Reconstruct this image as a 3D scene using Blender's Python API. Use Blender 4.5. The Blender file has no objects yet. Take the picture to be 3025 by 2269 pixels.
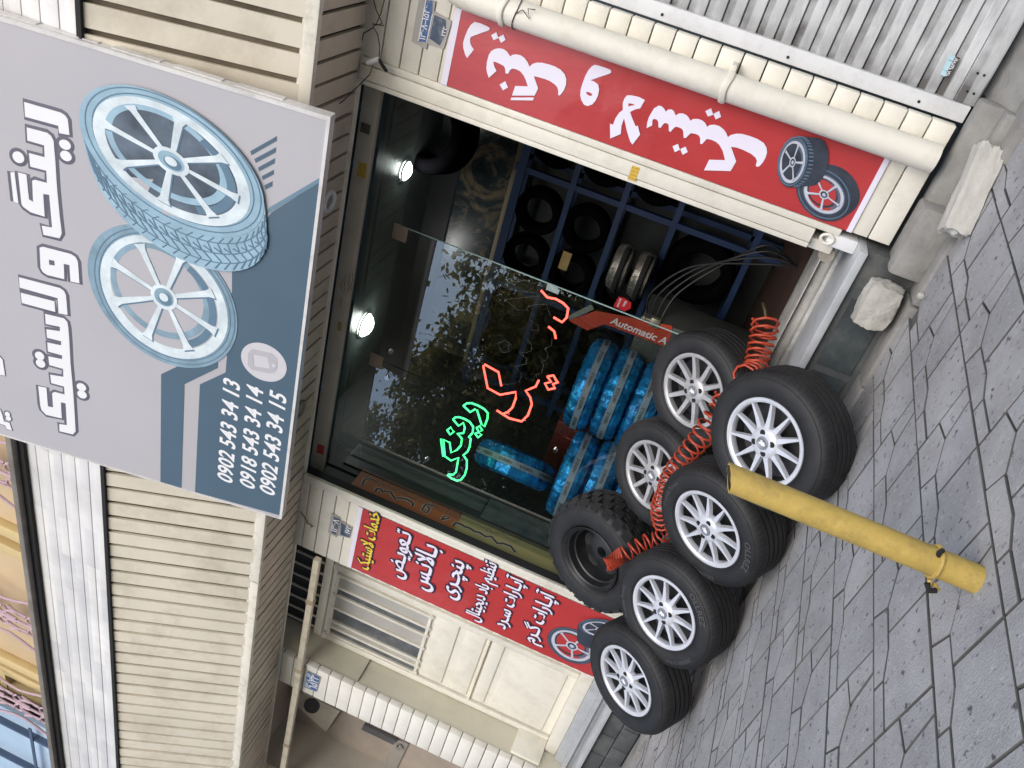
import bpy, bmesh, math, random
from mathutils import Vector as V, Matrix
from mathutils.geometry import tessellate_polygon
random.seed(7)
R = math.radians
sc = bpy.context.scene
COL = sc.collection
# ------------------------------------------------------------------ camera, world, sun, exposure
HC = 0.945
FPX, CX, CY = 2450.0, 1512.5, 1134.5
M = ((0.24258586, 0.78627615, 0.56826219), (0.31447119, 0.49039787, -0.81278398), (-0.91774723, 0.37587199, -0.12829761))
CAM = V((0, 0, HC))
cam = bpy.data.cameras.new('camera')
cam.sensor_width = 36; cam.lens = FPX / 3025 * 36; cam.clip_start = 0.05; cam.clip_end = 2000
co = bpy.data.objects.new('camera', cam); COL.objects.link(co)
m4 = Matrix(M).to_4x4(); m4.translation = CAM; co.matrix_world = m4
sc.camera = co
w = bpy.data.worlds.new('World'); sc.world = w; w.use_nodes = True
nt = w.node_tree
sky = nt.nodes.new('ShaderNodeTexSky'); sky.sky_type = 'NISHITA'; sky.sun_disc = False
SUN_EL, SUN_AZ = 34, 158      # azimuth of the sun, degrees clockwise from +Y
sky.sun_elevation = R(SUN_EL); sky.sun_rotation = R(SUN_AZ); sky.air_density = 1.0; sky.dust_density = 2.0; sky.ozone_density = 1.2
nt.links.new(sky.outputs[0], nt.nodes['Background'].inputs[0]); nt.nodes['Background'].inputs[1].default_value = 0.15
sun = bpy.data.lights.new('sun', 'SUN'); sun.energy = 1.25; sun.angle = R(50); sun.color = (1, .97, .93)
so = bpy.data.objects.new('sun', sun); COL.objects.link(so)
d = V((math.sin(R(SUN_AZ)) * math.cos(R(SUN_EL)), math.cos(R(SUN_AZ)) * math.cos(R(SUN_EL)), math.sin(R(SUN_EL))))
so.rotation_euler = (-d).to_track_quat('-Z', 'Y').to_euler(); so.location = d * 40
sc.view_settings.view_transform = 'Standard'; sc.view_settings.look = 'None'; sc.view_settings.gamma = 1
sc.view_settings.exposure = 0.42
sc.render.engine = 'CYCLES'; sc.cycles.use_denoising = True; sc.cycles.max_bounces = 8
sc.cycles.transparent_max_bounces = 12; sc.cycles.caustics_reflective = False; sc.cycles.caustics_refractive = False
# ------------------------------------------------------------------ measuring helpers (photo pixel -> point on a real plane)
def ray(x, y):
    c = V((x - CX, -(y - CY), -FPX)); return (Matrix(M) @ c).normalized()
def on(p, n, P0):
    r = ray(*p); n = V(n); return CAM + r * ((V(P0) - CAM).dot(n) / r.dot(n))
def PY(y): return ((0, -1, 0), (0, y, 0))
def PX(x): return ((1, 0, 0), (x, 0, 0))
def PZ(z): return ((0, 0, 1), (0, 0, z))
def fr(ox, oy, s): return lambda pts: [(ox + x * s, oy + y * s) for x, y in pts]
def trace(f, pts, pl): return [on(p, *pl) for p in f(pts)]
# ------------------------------------------------------------------ materials
MATS = {}
def mat(name, col, rough=.6, metal=0., var=.12, vs=5., bump=0., bs=60., dirt=0., dcol=(.1, .085, .065), ds=3., st=(1, 1, 1), emit=0., spec=.5, speck=0., coat=0.):
    m = bpy.data.materials.new(name); m.use_nodes = True; n = m.node_tree.nodes; L = m.node_tree.links
    b = n['Principled BSDF']; b.inputs['Roughness'].default_value = rough; b.inputs['Metallic'].default_value = metal
    b.inputs['Specular IOR Level'].default_value = spec; b.inputs['Coat Weight'].default_value = coat
    tc = n.new('ShaderNodeTexCoord'); mp = n.new('ShaderNodeMapping'); mp.inputs['Scale'].default_value = st
    L.new(tc.outputs['Object'], mp.inputs[0])
    def noise(s, det=6, ro=.6):
        t = n.new('ShaderNodeTexNoise'); t.inputs['Scale'].default_value = s; t.inputs['Detail'].default_value = det; t.inputs['Roughness'].default_value = ro
        L.new(mp.outputs[0], t.inputs['Vector']); return t
    t1 = noise(vs)
    rp = n.new('ShaderNodeValToRGB'); c = col
    rp.color_ramp.elements[0].position = .3; rp.color_ramp.elements[1].position = .7
    rp.color_ramp.elements[0].color = tuple(max(0, x * (1 - var)) for x in c) + (1,); rp.color_ramp.elements[1].color = tuple(min(1, x * (1 + var)) for x in c) + (1,)
    L.new(t1.outputs[0], rp.inputs[0]); out = rp.outputs[0]
    def mixin(fac, colr, out):
        mx = n.new('ShaderNodeMix'); mx.data_type = 'RGBA'; L.new(fac, mx.inputs[0]); L.new(out, mx.inputs[6]); mx.inputs[7].default_value = tuple(colr) + (1,); return mx.outputs[2]
    def thr(src, a, bb, amt):
        r2 = n.new('ShaderNodeMapRange'); r2.inputs[1].default_value = a; r2.inputs[2].default_value = bb; r2.inputs[4].default_value = amt; r2.clamp = True; L.new(src, r2.inputs[0]); return r2.outputs[0]
    if dirt: out = mixin(thr(noise(ds, 8, .7).outputs[0], .48, .72, dirt), dcol, out)
    if speck: out = mixin(thr(noise(34, 3, .6).outputs[0], .60, .70, speck), (.05, .05, .055), out); out = mixin(thr(noise(48, 2, .5).outputs[0], .60, .74, speck * .7), (.5, .5, .5), out)
    L.new(out, b.inputs['Base Color'])
    rr = n.new('ShaderNodeMapRange'); rr.inputs[3].default_value = max(0, rough - .1); rr.inputs[4].default_value = min(1, rough + .1); L.new(t1.outputs[0], rr.inputs[0]); L.new(rr.outputs[0], b.inputs['Roughness'])
    if bump:
        bp = n.new('ShaderNodeBump'); bp.inputs['Strength'].default_value = bump; bp.inputs['Distance'].default_value = .01; L.new(noise(bs, 4).outputs[0], bp.inputs['Height']); L.new(bp.outputs[0], b.inputs['Normal'])
    if emit: L.new(out, b.inputs['Emission Color']); b.inputs['Emission Strength'].default_value = emit
    MATS[name] = m; return m
def glassmat(name, tint=(.8, .86, .84), ior=1.5):
    m = bpy.data.materials.new(name); m.use_nodes = True; n = m.node_tree.nodes; L = m.node_tree.links; n.remove(n['Principled BSDF'])
    a = n.new('ShaderNodeBsdfTransparent'); a.inputs[0].default_value = tint + (1,); g = n.new('ShaderNodeBsdfGlossy'); g.inputs['Roughness'].default_value = 0.0
    f = n.new('ShaderNodeFresnel'); f.inputs[0].default_value = ior; mx = n.new('ShaderNodeMixShader'); ge = n.new('ShaderNodeNewGeometry'); q = n.new('ShaderNodeMath'); q.operation = 'SUBTRACT'; q.inputs[0].default_value = 1; L.new(ge.outputs['Backfacing'], q.inputs[1])
    k = n.new('ShaderNodeMath'); k.operation = 'MULTIPLY'; L.new(f.outputs[0], k.inputs[0]); L.new(q.outputs[0], k.inputs[1]); L.new(k.outputs[0], mx.inputs[0]); L.new(a.outputs[0], mx.inputs[1]); L.new(g.outputs[0], mx.inputs[2]); L.new(mx.outputs[0], n['Material Output'].inputs[0]); MATS[name] = m; return m
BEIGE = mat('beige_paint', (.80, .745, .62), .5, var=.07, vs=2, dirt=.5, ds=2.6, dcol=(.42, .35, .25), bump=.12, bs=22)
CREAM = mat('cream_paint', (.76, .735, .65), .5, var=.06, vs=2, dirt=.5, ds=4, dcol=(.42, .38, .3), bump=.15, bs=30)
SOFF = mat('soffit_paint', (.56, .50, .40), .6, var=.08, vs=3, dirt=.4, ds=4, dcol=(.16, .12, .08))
WHITEM = mat('white_metal', (.74, .75, .76), .4, var=.04, vs=4, dirt=.35, ds=5, dcol=(.22, .21, .2))
SHUT = mat('shutter_metal', (.62, .635, .64), .4, metal=.1, var=.08, vs=4, dirt=.6, ds=6, dcol=(.17, .17, .17), st=(.6, 1, 2.5))
BLACKGAP = mat('black_gap', (.012, .012, .013), .8)
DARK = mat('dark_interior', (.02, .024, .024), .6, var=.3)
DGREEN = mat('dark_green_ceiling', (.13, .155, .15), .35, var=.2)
RUBBER = mat('rubber', (.0125, .013, .0145), .62, var=.3, vs=12, dirt=.3, ds=9, dcol=(.05, .048, .045), bump=.15, bs=90)
RUBTXT = mat('rubber_lettering', (.075, .075, .078), .6)
ALLOY = mat('silver_alloy', (.7, .72, .77), .36, metal=.3, var=.08, vs=8, dirt=.35, ds=16, dcol=(.3, .28, .27))
ALLOYW = mat('worn_alloy', (.52, .52, .53), .42, metal=.4, var=.1, vs=10, dirt=.45, ds=18, dcol=(.25, .24, .23))
BARREL = mat('rim_barrel', (.045, .045, .048), .5, metal=.5, var=.3, vs=10)
STEELBLK = mat('black_steel_wheel', (.016, .017, .019), .42, var=.2, vs=10, dirt=.3, ds=10, dcol=(.06, .058, .055))
CHROME = mat('chrome', (.78, .79, .8), .15, metal=1, var=.03)
HOLE = mat('lug_hole_black', (.008, .008, .008), .7)
HOSE = mat('orange_red_hose', (.42, .055, .025), .35, var=.12, vs=20)
YEL = mat('yellow_pole_paint', (.50, .355, .09), .5, var=.14, vs=10, dirt=.6, ds=16, dcol=(.24, .17, .07), bump=.3, bs=55)
PK = dict(rough=.88, var=.2, vs=3.5, speck=.9, bump=.6, bs=120, dirt=.5, ds=2.6, dcol=(.2, .195, .185))
PAVE = mat('paver_concrete', (.345, .35, .362), **PK); PAVE2 = mat('paver_concrete_pale', (.375, .378, .385), **PK); PAVE3 = mat('paver_concrete_dull', (.315, .32, .33), **PK)
GROUT = mat('groove_dirt', (.10, .098, .095), .95, var=.25, vs=6)
CONC = mat('concrete', (.27, .265, .25), .9, var=.2, vs=7, bump=.4, bs=50, dirt=.6, ds=4, dcol=(.12, .115, .105))
STONE = mat('pale_stone', (.42, .41, .37), .9, var=.18, vs=14, bump=.5, bs=60, dirt=.4, ds=8, dcol=(.25, .23, .2))
MARB = mat('grey_marble', (.42, .44, .46), .35, var=.14, vs=5, dirt=.45, ds=4, dcol=(.2, .2, .2))
DSTONE = mat('dark_stone_riser', (.075, .082, .085), .75, var=.35, vs=4, dirt=.6, ds=5, dcol=(.19, .185, .17), bump=.2)
ASPH = mat('asphalt', (.05, .05, .052), .9, var=.2, vs=8, bump=.3, bs=150)
SIGNG = mat('sign_grey_vinyl', (.49, .478, .51), .35, var=.025, vs=1.5, coat=.15)
SIGNT = mat('sign_teal_vinyl', (.085, .14, .195), .4, var=.05, vs=2)
SIGNT2 = mat('sign_light_teal', (.16, .26, .34), .4, var=.05, vs=2)
SIGNW = mat('sign_white', (.86, .87, .9), .35, var=.015)
SIGNO = mat('sign_outline', (.13, .125, .16), .4, var=.05)
REDB = mat('red_banner_vinyl', (.46, .045, .047), .3, var=.1, vs=3.5, bump=.5, bs=6, st=(1, 1, .45), coat=.35)
LAV = mat('banner_white', (.78, .75, .87), .4, var=.02)
YELT = mat('yellow_lettering', (.8, .6, .05), .4, var=.04)
NAVY = mat('navy_outline', (.025, .02, .05), .5)
PT_TYRE = mat('printed_tyre_blue', (.33, .5, .62), .4, var=.15, vs=8)
PT_TREAD = mat('printed_tread_line', (.13, .22, .31), .4)
PT_RIM = mat('printed_rim', (.7, .79, .85), .4, var=.2, vs=9)
PT_TYRE2 = mat('printed_tyre_dull', (.24, .36, .45), .4, var=.25, vs=9)
PT_GAP = mat('printed_gap', (.1, .13, .17), .4, var=.5, vs=6)
PG_TYRE = mat('printed_tyre_dark', (.035, .045, .065), .4, var=.4, vs=14)
PG_SIDE = mat('printed_sidewall', (.09, .14, .21), .4, var=.3, vs=10)
PG_RIM = mat('printed_rim_grey', (.5, .52, .6), .4, var=.15, vs=10)
BLUEP = mat('blue_plate', (.035, .11, .3), .4, var=.15, vs=14, dirt=.35, ds=16, dcol=(.42, .4, .36))
NAVYP = mat('faded_navy_plate', (.05, .08, .14), .5, var=.3, vs=14, dirt=.6, ds=18, dcol=(.38, .36, .32))
PLATEB = mat('plate_bare', (.42, .4, .38), .5, var=.12, vs=20, dirt=.3, ds=20)
STICKY = mat('yellow_sticker', (.62, .4, .05), .5, var=.1, vs=30)
STICKT = mat('tan_sticker', (.42, .3, .12), .6, var=.15, vs=30)
STICKR = mat('red_sticker', (.5, .05, .04), .5, var=.1, vs=30)
INK = mat('ink', (.05, .045, .04), .6)
BLUER = mat('blue_rack_steel', (.01, .032, .095), .5, var=.2, vs=4)
GOLDM = mat('dark_gold_marble', (.05, .045, .035), .25, var=.3, vs=5)
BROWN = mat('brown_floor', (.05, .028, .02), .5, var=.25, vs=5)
TANW = mat('tan_trim', (.3, .24, .15), .5, var=.1)
FOIL = mat('blue_foil', (.012, .24, .88), .2, metal=.5, var=.8, vs=9, bump=1.0, bs=14)
FOILS = mat('silver_foil', (.3, .28, .25), .3, metal=.6, var=.5, vs=14, bump=.8, bs=30)
TAPE = mat('grey_tape', (.24, .31, .38), .4, var=.1, vs=20)
REDP = mat('red_machine_paint', (.5, .06, .03), .4, var=.08)
MGREY = mat('machine_grey', (.06, .065, .06), .5, var=.15)
NEONR = mat('red_neon_tube', (1, .085, .06), .4, var=0, emit=4.5)
NEONG = mat('green_neon_tube', (.07, 1, .28), .4, var=0, emit=2.6)
LEDW = mat('unlit_led_beads', (.6, .6, .62), .3, var=.05)
LAMP = mat('lamp_glow', (1, 1, .97), .5, var=0, emit=34)
ORANGE = mat('orange_strip', (.4, .13, .045), .5, var=.15, vs=4)
KHAKI = mat('khaki_strip', (.4, .36, .15), .5, var=.12, vs=3)
GREYP = mat('grey_panel', (.14, .16, .165), .5, var=.1)
TILEG = mat('grey_tile', (.13, .15, .15), .4, var=.45, vs=9)
WINP = mat('frosted_pane', (.44, .43, .40), .3, var=.1, vs=3)
WIND = mat('dirty_grey_pane', (.10, .11, .125), .35, var=.35, vs=6, dirt=.5, ds=9, dcol=(.3, .3, .28))
DOORW = mat('doorway_marble', (.36, .31, .26), .4, var=.2, vs=2.5)
WIRE = mat('cable', (.06, .05, .04), .6)
UPW = mat('upper_wall_tan', (.55, .42, .26), .6, var=.12, vs=2)
YTRIM = mat('pale_yellow_trim', (.66, .52, .26), .6, var=.06)
PINKI = mat('lilac_ironwork', (.5, .36, .42), .5, var=.1)
BLUEG = mat('sky_reflection_panel', (.42, .56, .72), .25, var=.12, vs=2)  # the sky's reflection painted in as the glazing's blue
LEAF = mat('leaf_olive', (.2, .175, .07), .6, var=.6, vs=1.5)
def leafmat(m):
    n = m.node_tree.nodes; L = m.node_tree.links; b = n['Principled BSDF']; src = b.inputs['Base Color'].links[0].from_socket
    t = n.new('ShaderNodeBsdfTranslucent'); L.new(src, t.inputs[0]); mx = n.new('ShaderNodeMixShader'); mx.inputs[0].default_value = .5; L.new(b.outputs[0], mx.inputs[1]); L.new(t.outputs[0], mx.inputs[2]); L.new(mx.outputs[0], n['Material Output'].inputs[0])
leafmat(LEAF)
BARK = mat('bark', (.035, .03, .027), .9, var=.2)
GLASS = glassmat('shop_glass', (.88, .92, .91), 3.0)
GLASST = glassmat('transom_glass', (.88, .93, .91), 1.9)
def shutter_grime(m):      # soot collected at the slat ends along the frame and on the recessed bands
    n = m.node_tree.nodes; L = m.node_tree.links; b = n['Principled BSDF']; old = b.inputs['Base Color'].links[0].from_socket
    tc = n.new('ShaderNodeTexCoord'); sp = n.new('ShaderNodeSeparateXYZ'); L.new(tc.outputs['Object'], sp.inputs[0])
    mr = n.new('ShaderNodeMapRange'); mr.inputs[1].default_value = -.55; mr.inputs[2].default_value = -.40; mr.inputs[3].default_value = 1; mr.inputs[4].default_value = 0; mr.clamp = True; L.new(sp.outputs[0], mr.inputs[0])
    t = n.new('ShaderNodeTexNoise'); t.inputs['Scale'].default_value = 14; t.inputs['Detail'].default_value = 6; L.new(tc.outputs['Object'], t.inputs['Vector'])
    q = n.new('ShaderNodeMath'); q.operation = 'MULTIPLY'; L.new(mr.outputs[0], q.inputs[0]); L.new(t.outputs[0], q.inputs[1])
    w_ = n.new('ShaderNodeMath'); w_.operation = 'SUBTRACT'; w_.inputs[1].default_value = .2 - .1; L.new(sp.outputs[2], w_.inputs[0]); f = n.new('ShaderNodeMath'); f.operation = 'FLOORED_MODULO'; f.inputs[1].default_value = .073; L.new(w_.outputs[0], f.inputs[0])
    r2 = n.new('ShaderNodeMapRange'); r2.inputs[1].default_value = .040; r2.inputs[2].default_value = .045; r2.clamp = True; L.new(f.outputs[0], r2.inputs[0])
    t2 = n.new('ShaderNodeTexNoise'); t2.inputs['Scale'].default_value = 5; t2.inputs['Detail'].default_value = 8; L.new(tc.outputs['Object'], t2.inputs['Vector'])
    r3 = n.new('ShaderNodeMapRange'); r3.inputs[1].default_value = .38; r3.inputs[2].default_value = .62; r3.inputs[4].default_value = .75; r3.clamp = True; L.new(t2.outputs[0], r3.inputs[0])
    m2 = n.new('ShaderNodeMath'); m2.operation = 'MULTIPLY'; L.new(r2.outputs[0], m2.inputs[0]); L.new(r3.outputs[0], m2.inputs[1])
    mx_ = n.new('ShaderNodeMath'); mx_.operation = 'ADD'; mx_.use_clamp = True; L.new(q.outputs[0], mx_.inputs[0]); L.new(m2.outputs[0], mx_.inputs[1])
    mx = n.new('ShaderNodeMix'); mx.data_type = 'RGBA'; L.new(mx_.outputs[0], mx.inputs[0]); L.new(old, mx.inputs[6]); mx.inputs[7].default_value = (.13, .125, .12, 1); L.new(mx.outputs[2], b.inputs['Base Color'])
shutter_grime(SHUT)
# gold veined wall
def vein(m, c1, c2, scale):
    n = m.node_tree.nodes; L = m.node_tree.links; b = n['Principled BSDF']
    tc = n.new('ShaderNodeTexCoord'); a = n.new('ShaderNodeTexNoise'); a.inputs['Scale'].default_value = scale; a.inputs['Detail'].default_value = 9; a.inputs['Roughness'].default_value = .7; a.inputs['Distortion'].default_value = 2.2
    L.new(tc.outputs['Object'], a.inputs['Vector']); rp = n.new('ShaderNodeValToRGB'); e = rp.color_ramp.elements; e[0].position = .35; e[0].color = c1 + (1,); e[1].position = .62; e[1].color = c2 + (1,)
    k = rp.color_ramp.elements.new(.5); k.color = (.03, .045, .05, 1)
    L.new(a.outputs[0], rp.inputs[0]); L.new(rp.outputs[0], b.inputs['Base Color'])
vein(GOLDM, (.015, .02, .022), (.2, .155, .1), 3.2)
def slabs(m, rows, w_):
    n = m.node_tree.nodes; L = m.node_tree.links; b = n['Principled BSDF']; old = b.inputs['Base Color'].links[0].from_socket
    tc = n.new('ShaderNodeTexCoord'); sp = n.new('ShaderNodeSeparateXYZ'); cb = n.new('ShaderNodeCombineXYZ'); L.new(tc.outputs['Object'], sp.inputs[0]); L.new(sp.outputs[0], cb.inputs[0]); L.new(sp.outputs[2], cb.inputs[1])
    br = n.new('ShaderNodeTexBrick'); br.inputs['Scale'].default_value = 1; br.inputs['Brick Width'].default_value = w_; br.inputs['Row Height'].default_value = rows; br.inputs['Mortar Size'].default_value = .0
    br.inputs['Color1'].default_value = (.8, .8, .82, 1); br.inputs['Color2'].default_value = (1.0, .99, .97, 1); L.new(cb.outputs[0], br.inputs[0])
    mx = n.new('ShaderNodeMix'); mx.data_type = 'RGBA'; mx.blend_type = 'MULTIPLY'; mx.inputs[0].default_value = 1; L.new(old, mx.inputs[6]); L.new(br.outputs[0], mx.inputs[7]); L.new(mx.outputs[2], b.inputs['Base Color'])
MARBW = mat('white_marble_band', (.80, .80, .795), .4, var=.1, vs=3, dirt=.25, ds=2.5, dcol=(.38, .36, .35)); slabs(MARBW, .0915, .34)
# ------------------------------------------------------------------ mesh builder
class MB:
    def __init__(s): s.v = []; s.f = []; s.m = []
    def add(s, vs, fs, mi=0):
        o = len(s.v); s.v += [V(q) for q in vs]; s.f += [tuple(o + i for i in f) for f in fs]; s.m += [mi] * len(fs); return s
    def hexa(s, p, mi=0):   # bottom 4 ccw, top 4 ccw
        return s.add(p, [(3, 2, 1, 0), (4, 5, 6, 7), (0, 1, 5, 4), (1, 2, 6, 5), (2, 3, 7, 6), (3, 0, 4, 7)], mi)
    def box(s, x0, x1, y0, y1, z0, z1, mi=0, b=0):
        if b:
            c = [(x0 + b, y0 + b), (x1 - b, y0 + b)]
            bm = bmesh.new(); g = bmesh.ops.create_cube(bm, size=1)
            for q in bm.verts: q.co = V(((x0 + x1) / 2 + q.co.x * (x1 - x0), (y0 + y1) / 2 + q.co.y * (y1 - y0), (z0 + z1) / 2 + q.co.z * (z1 - z0)))
            bmesh.ops.bevel(bm, geom=bm.edges[:], offset=b, segments=2, affect='EDGES', profile=.5)
            bm.verts.ensure_lookup_table(); s.add([q.co.copy() for q in bm.verts], [[q.index for q in f.verts] for f in bm.faces], mi); bm.free(); return s
        return s.hexa([(x0, y0, z0), (x1, y0, z0), (x1, y1, z0), (x0, y1, z0), (x0, y0, z1), (x1, y0, z1), (x1, y1, z1), (x0, y1, z1)], mi)
    def prism(s, loop, d, holes=(), mi=0, lift=0.):   # flat outline given thickness; d points to the front
        d = V(d); dn = d.normalized(); loops = [list(map(V, loop))] + [list(map(V, h)) for h in holes]
        front = [[p + dn * lift + d for p in l] for l in loops]; allp = [p for l in front for p in l]
        tri = tessellate_polygon(front); fs = []
        for t in tri:
            a, b, c = (allp[i] for i in t)
            if (b - a).cross(c - a).length < 1e-12: continue
            fs.append(t if (b - a).cross(c - a).dot(d) > 0 else t[::-1])
        s.add(allp, fs, mi)
        for l in loops:
            n_ = len(l); s.add([p + dn * lift for p in l] + [p + dn * lift + d for p in l], [(i, (i + 1) % n_, n_ + (i + 1) % n_, n_ + i) for i in range(n_)], mi)
        return s
    def tube(s, path, r, seg=8, closed=False, flat=None, caps=True, mi=0):
        P = [V(p) for p in path]; n_ = len(P); rr = r if hasattr(r, '__len__') else [r] * n_
        T = []
        for i in range(n_):
            a = P[i - 1] if (i or closed) else P[i]; b = P[(i + 1) % n_] if (i < n_ - 1 or closed) else P[i]
            t = b - a; T.append(t.normalized() if t.length > 1e-9 else V((0, 0, 1)))
        up = V(flat[0]) if flat else (V((0, 0, 1)) if abs(T[0].z) < .9 else V((1, 0, 0)))
        vs = []; prev = None
        for i in range(n_):
            if flat: u = up
            else:
                u = (prev if prev is not None else up); u = (u - T[i] * u.dot(T[i]))
                u = u.normalized() if u.length > 1e-6 else T[i].orthogonal().normalized(); prev = u
            vv = T[i].cross(u).normalized(); k = flat[1] if flat else 1
            for j in range(seg):
                a = 2 * math.pi * j / seg; vs.append(P[i] + (u * math.cos(a) * k + vv * math.sin(a)) * rr[i])
        fs = []
        for i in range(n_ - (0 if closed else 1)):
            i2 = (i + 1) % n_
            for j in range(seg): fs.append((i * seg + j, i2 * seg + j, i2 * seg + (j + 1) % seg, i * seg + (j + 1) % seg))
        if caps and not closed: fs += [tuple(range(seg))[::-1], tuple((n_ - 1) * seg + j for j in range(seg))]
        return s.add(vs, fs, mi)
    def lathe(s, prof, seg=48, mi=0, closed=False):     # prof: (y, r) about the local Y axis
        vs = []; n_ = len(prof)
        for j in range(seg):
            a = 2 * math.pi * j / seg
            for (y, r) in prof: vs.append((r * math.cos(a), y, r * math.sin(a)))
        fs = []
        for j in range(seg):
            k = (j + 1) % seg
            for i in range(n_ - (0 if closed else 1)):
                i2 = (i + 1) % n_; fs.append((j * n_ + i, j * n_ + i2, k * n_ + i2, k * n_ + i))
        return s.add(vs, fs, mi)
    def cyl(s, p0, p1, r, seg=16, mi=0): return s.tube([p0, p1], r, seg, mi=mi)
    def sphere(s, c, r, seg=8, mi=0):
        c = V(c); vs = []; fs = []
        for i in range(1, seg // 2):
            for j in range(seg):
                t = math.pi * i / (seg // 2); a = 2 * math.pi * j / seg; vs.append(c + V((math.sin(t) * math.cos(a), math.sin(t) * math.sin(a), math.cos(t))) * r)
        k = seg // 2 - 1
        for i in range(k - 1):
            for j in range(seg): fs.append((i * seg + j, (i + 1) * seg + j, (i + 1) * seg + (j + 1) % seg, i * seg + (j + 1) % seg))
        vs += [c + V((0, 0, r)), c - V((0, 0, r))]; a = len(vs) - 2
        for j in range(seg): fs += [(a, j, (j + 1) % seg), (a + 1, (k - 1) * seg + (j + 1) % seg, (k - 1) * seg + j)]
        return s.add(vs, fs, mi)
    def build(s, name, mats, parent=None, smooth=30, local=False, recalc=True):
        me = bpy.data.meshes.new(name); mats = mats if isinstance(mats, (list, tuple)) else [mats]
        vs = s.v
        if parent is not None and not local:
            inv = world(parent).inverted(); vs = [inv @ p for p in s.v]
        me.from_pydata([tuple(p) for p in vs], [], s.f)
        for m in mats: me.materials.append(m)
        me.polygons.foreach_set('material_index', s.m)
        if recalc:
            bm = bmesh.new(); bm.from_mesh(me); bmesh.ops.recalc_face_normals(bm, faces=bm.faces); bm.to_mesh(me); bm.free()
        if smooth:
            me.polygons.foreach_set('use_smooth', [True] * len(me.polygons)); me.set_sharp_from_angle(angle=R(smooth))
        me.update()
        o = bpy.data.objects.new(name, me); COL.objects.link(o)
        if parent is not None: o.parent = parent
        return o
def world(o):
    return (world(o.parent) if o.parent else Matrix()) @ o.matrix_basis
def tag(o, label=None, cat=None, group=None, kind=None):
    if label: o['label'] = label
    if cat: o['category'] = cat
    if group: o['group'] = group
    if kind: o['kind'] = kind
    return o
def thing(name, label, cat, loc=(0, 0, 0), group=None):
    o = bpy.data.objects.new(name, None); o.empty_display_size = .1; COL.objects.link(o); o.location = loc
    return tag(o, label, cat, group)
def copy_tree(o, parent=None):
    c = o.copy(); COL.objects.link(c)
    if parent is not None: c.parent = parent
    for ch in o.children: copy_tree(ch, c)
    return c
def ell(c, hx, hy, off, n_=48, s=1., dx=0, dy=0):   # an ellipse by its extents; off = y offset of its rightmost point (pixels)
    b = math.sqrt(max(hy * hy - off * off, 1)); return [(c[0] + dx + s * hx * math.cos(t), c[1] + dy + s * (off * math.cos(t) + b * math.sin(t))) for t in (2 * math.pi * i / n_ for i in range(n_))]
def ept(c, hx, hy, off, s, t):
    b = math.sqrt(max(hy * hy - off * off, 1)); return (c[0] + s * hx * math.cos(t), c[1] + s * (off * math.cos(t) + b * math.sin(t)))
# ------------------------------------------------------------------ text
FORMS = {}
def _forms():
    import unicodedata
    for cp in list(range(0xFB50, 0xFDFF)) + list(range(0xFE70, 0xFEFF)):
        q = unicodedata.decomposition(chr(cp)).split()
        if q and q[0] in ('<isolated>', '<initial>', '<medial>', '<final>'): FORMS.setdefault(tuple(int(x, 16) for x in q[1:]), {})[q[0][1:-1]] = chr(cp)
_forms()
def shape(s):
    s = s.replace('لا', '\u0001'); out = []
    TT = {k: '\u0640' for k in ('isolated', 'initial', 'medial', 'final')}
    F = lambda ch: TT if ch == '\u0640' else FORMS.get((0x644, 0x627), {}) if ch == '\u0001' else FORMS.get((ord(ch),), {})
    for i, ch in enumerate(s):
        f = F(ch)
        if not f: out.append(ch); continue
        pv = i > 0 and 'initial' in F(s[i - 1]); nx = i < len(s) - 1 and 'final' in F(s[i + 1])
        if pv and nx and 'medial' in f: out.append(f['medial'])
        elif pv and 'final' in f: out.append(f['final'])
        elif nx and 'initial' in f: out.append(f['initial'])
        else: out.append(f.get('isolated', ch))
    return ''.join(out[::-1])
_GC = {}
def _tmesh(s, off=0.):
    c = bpy.data.curves.new('t', 'FONT'); c.body = s; c.size = 1; c.offset = off; c.resolution_u = 3
    o = bpy.data.objects.new('t', c); COL.objects.link(o); bpy.context.view_layer.update()
    me = bpy.data.meshes.new_from_object(o.evaluated_get(bpy.context.evaluated_depsgraph_get()))
    r = ([V(v.co) for v in me.vertices], [tuple(p.vertices) for p in me.polygons]); bpy.data.objects.remove(o); bpy.data.curves.remove(c); bpy.data.meshes.remove(me); return r
def _mx(s):
    if s not in _GC: _GC[s] = max(v.x for v in _tmesh(s)[0])
    return _GC[s]
def glyphs(s, off=0.):          # one mesh per glyph at its pen position
    out = []; base = _mx('||')
    for i, ch in enumerate(s):
        if ch == ' ': continue
        if (ch, off) not in _GC: _GC[(ch, off)] = _tmesh(ch, off)
        out.append((_mx('|' + s[:i] + '|') - base, _GC[(ch, off)]))
    return out
def text_on(mb, s, p0, p1, n, off=0., shear=0., lift=0., mi=0, fit=None, hs=1., dx=0, dy=0):
    """letters along p0->p1 (3D baseline) on a plane of normal n"""
    p0, p1, n = V(p0), V(p1), V(n).normalized(); X = (p1 - p0); Wd = X.length; X.normalize(); Y = n.cross(X)
    w_ = fit or (_mx('|' + s + '|') - _mx('||')); k = Wd / w_
    for q, (gx, (vs, fs)) in enumerate(glyphs(s, off)):
        z = lift + .00012 * (q % 2)
        mb.add([p0 + X * ((v.x + gx + v.y * shear + dx) * k) + Y * (v.y + dy) * k * hs + n * z for v in vs], fs, mi)
    return mb
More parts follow.
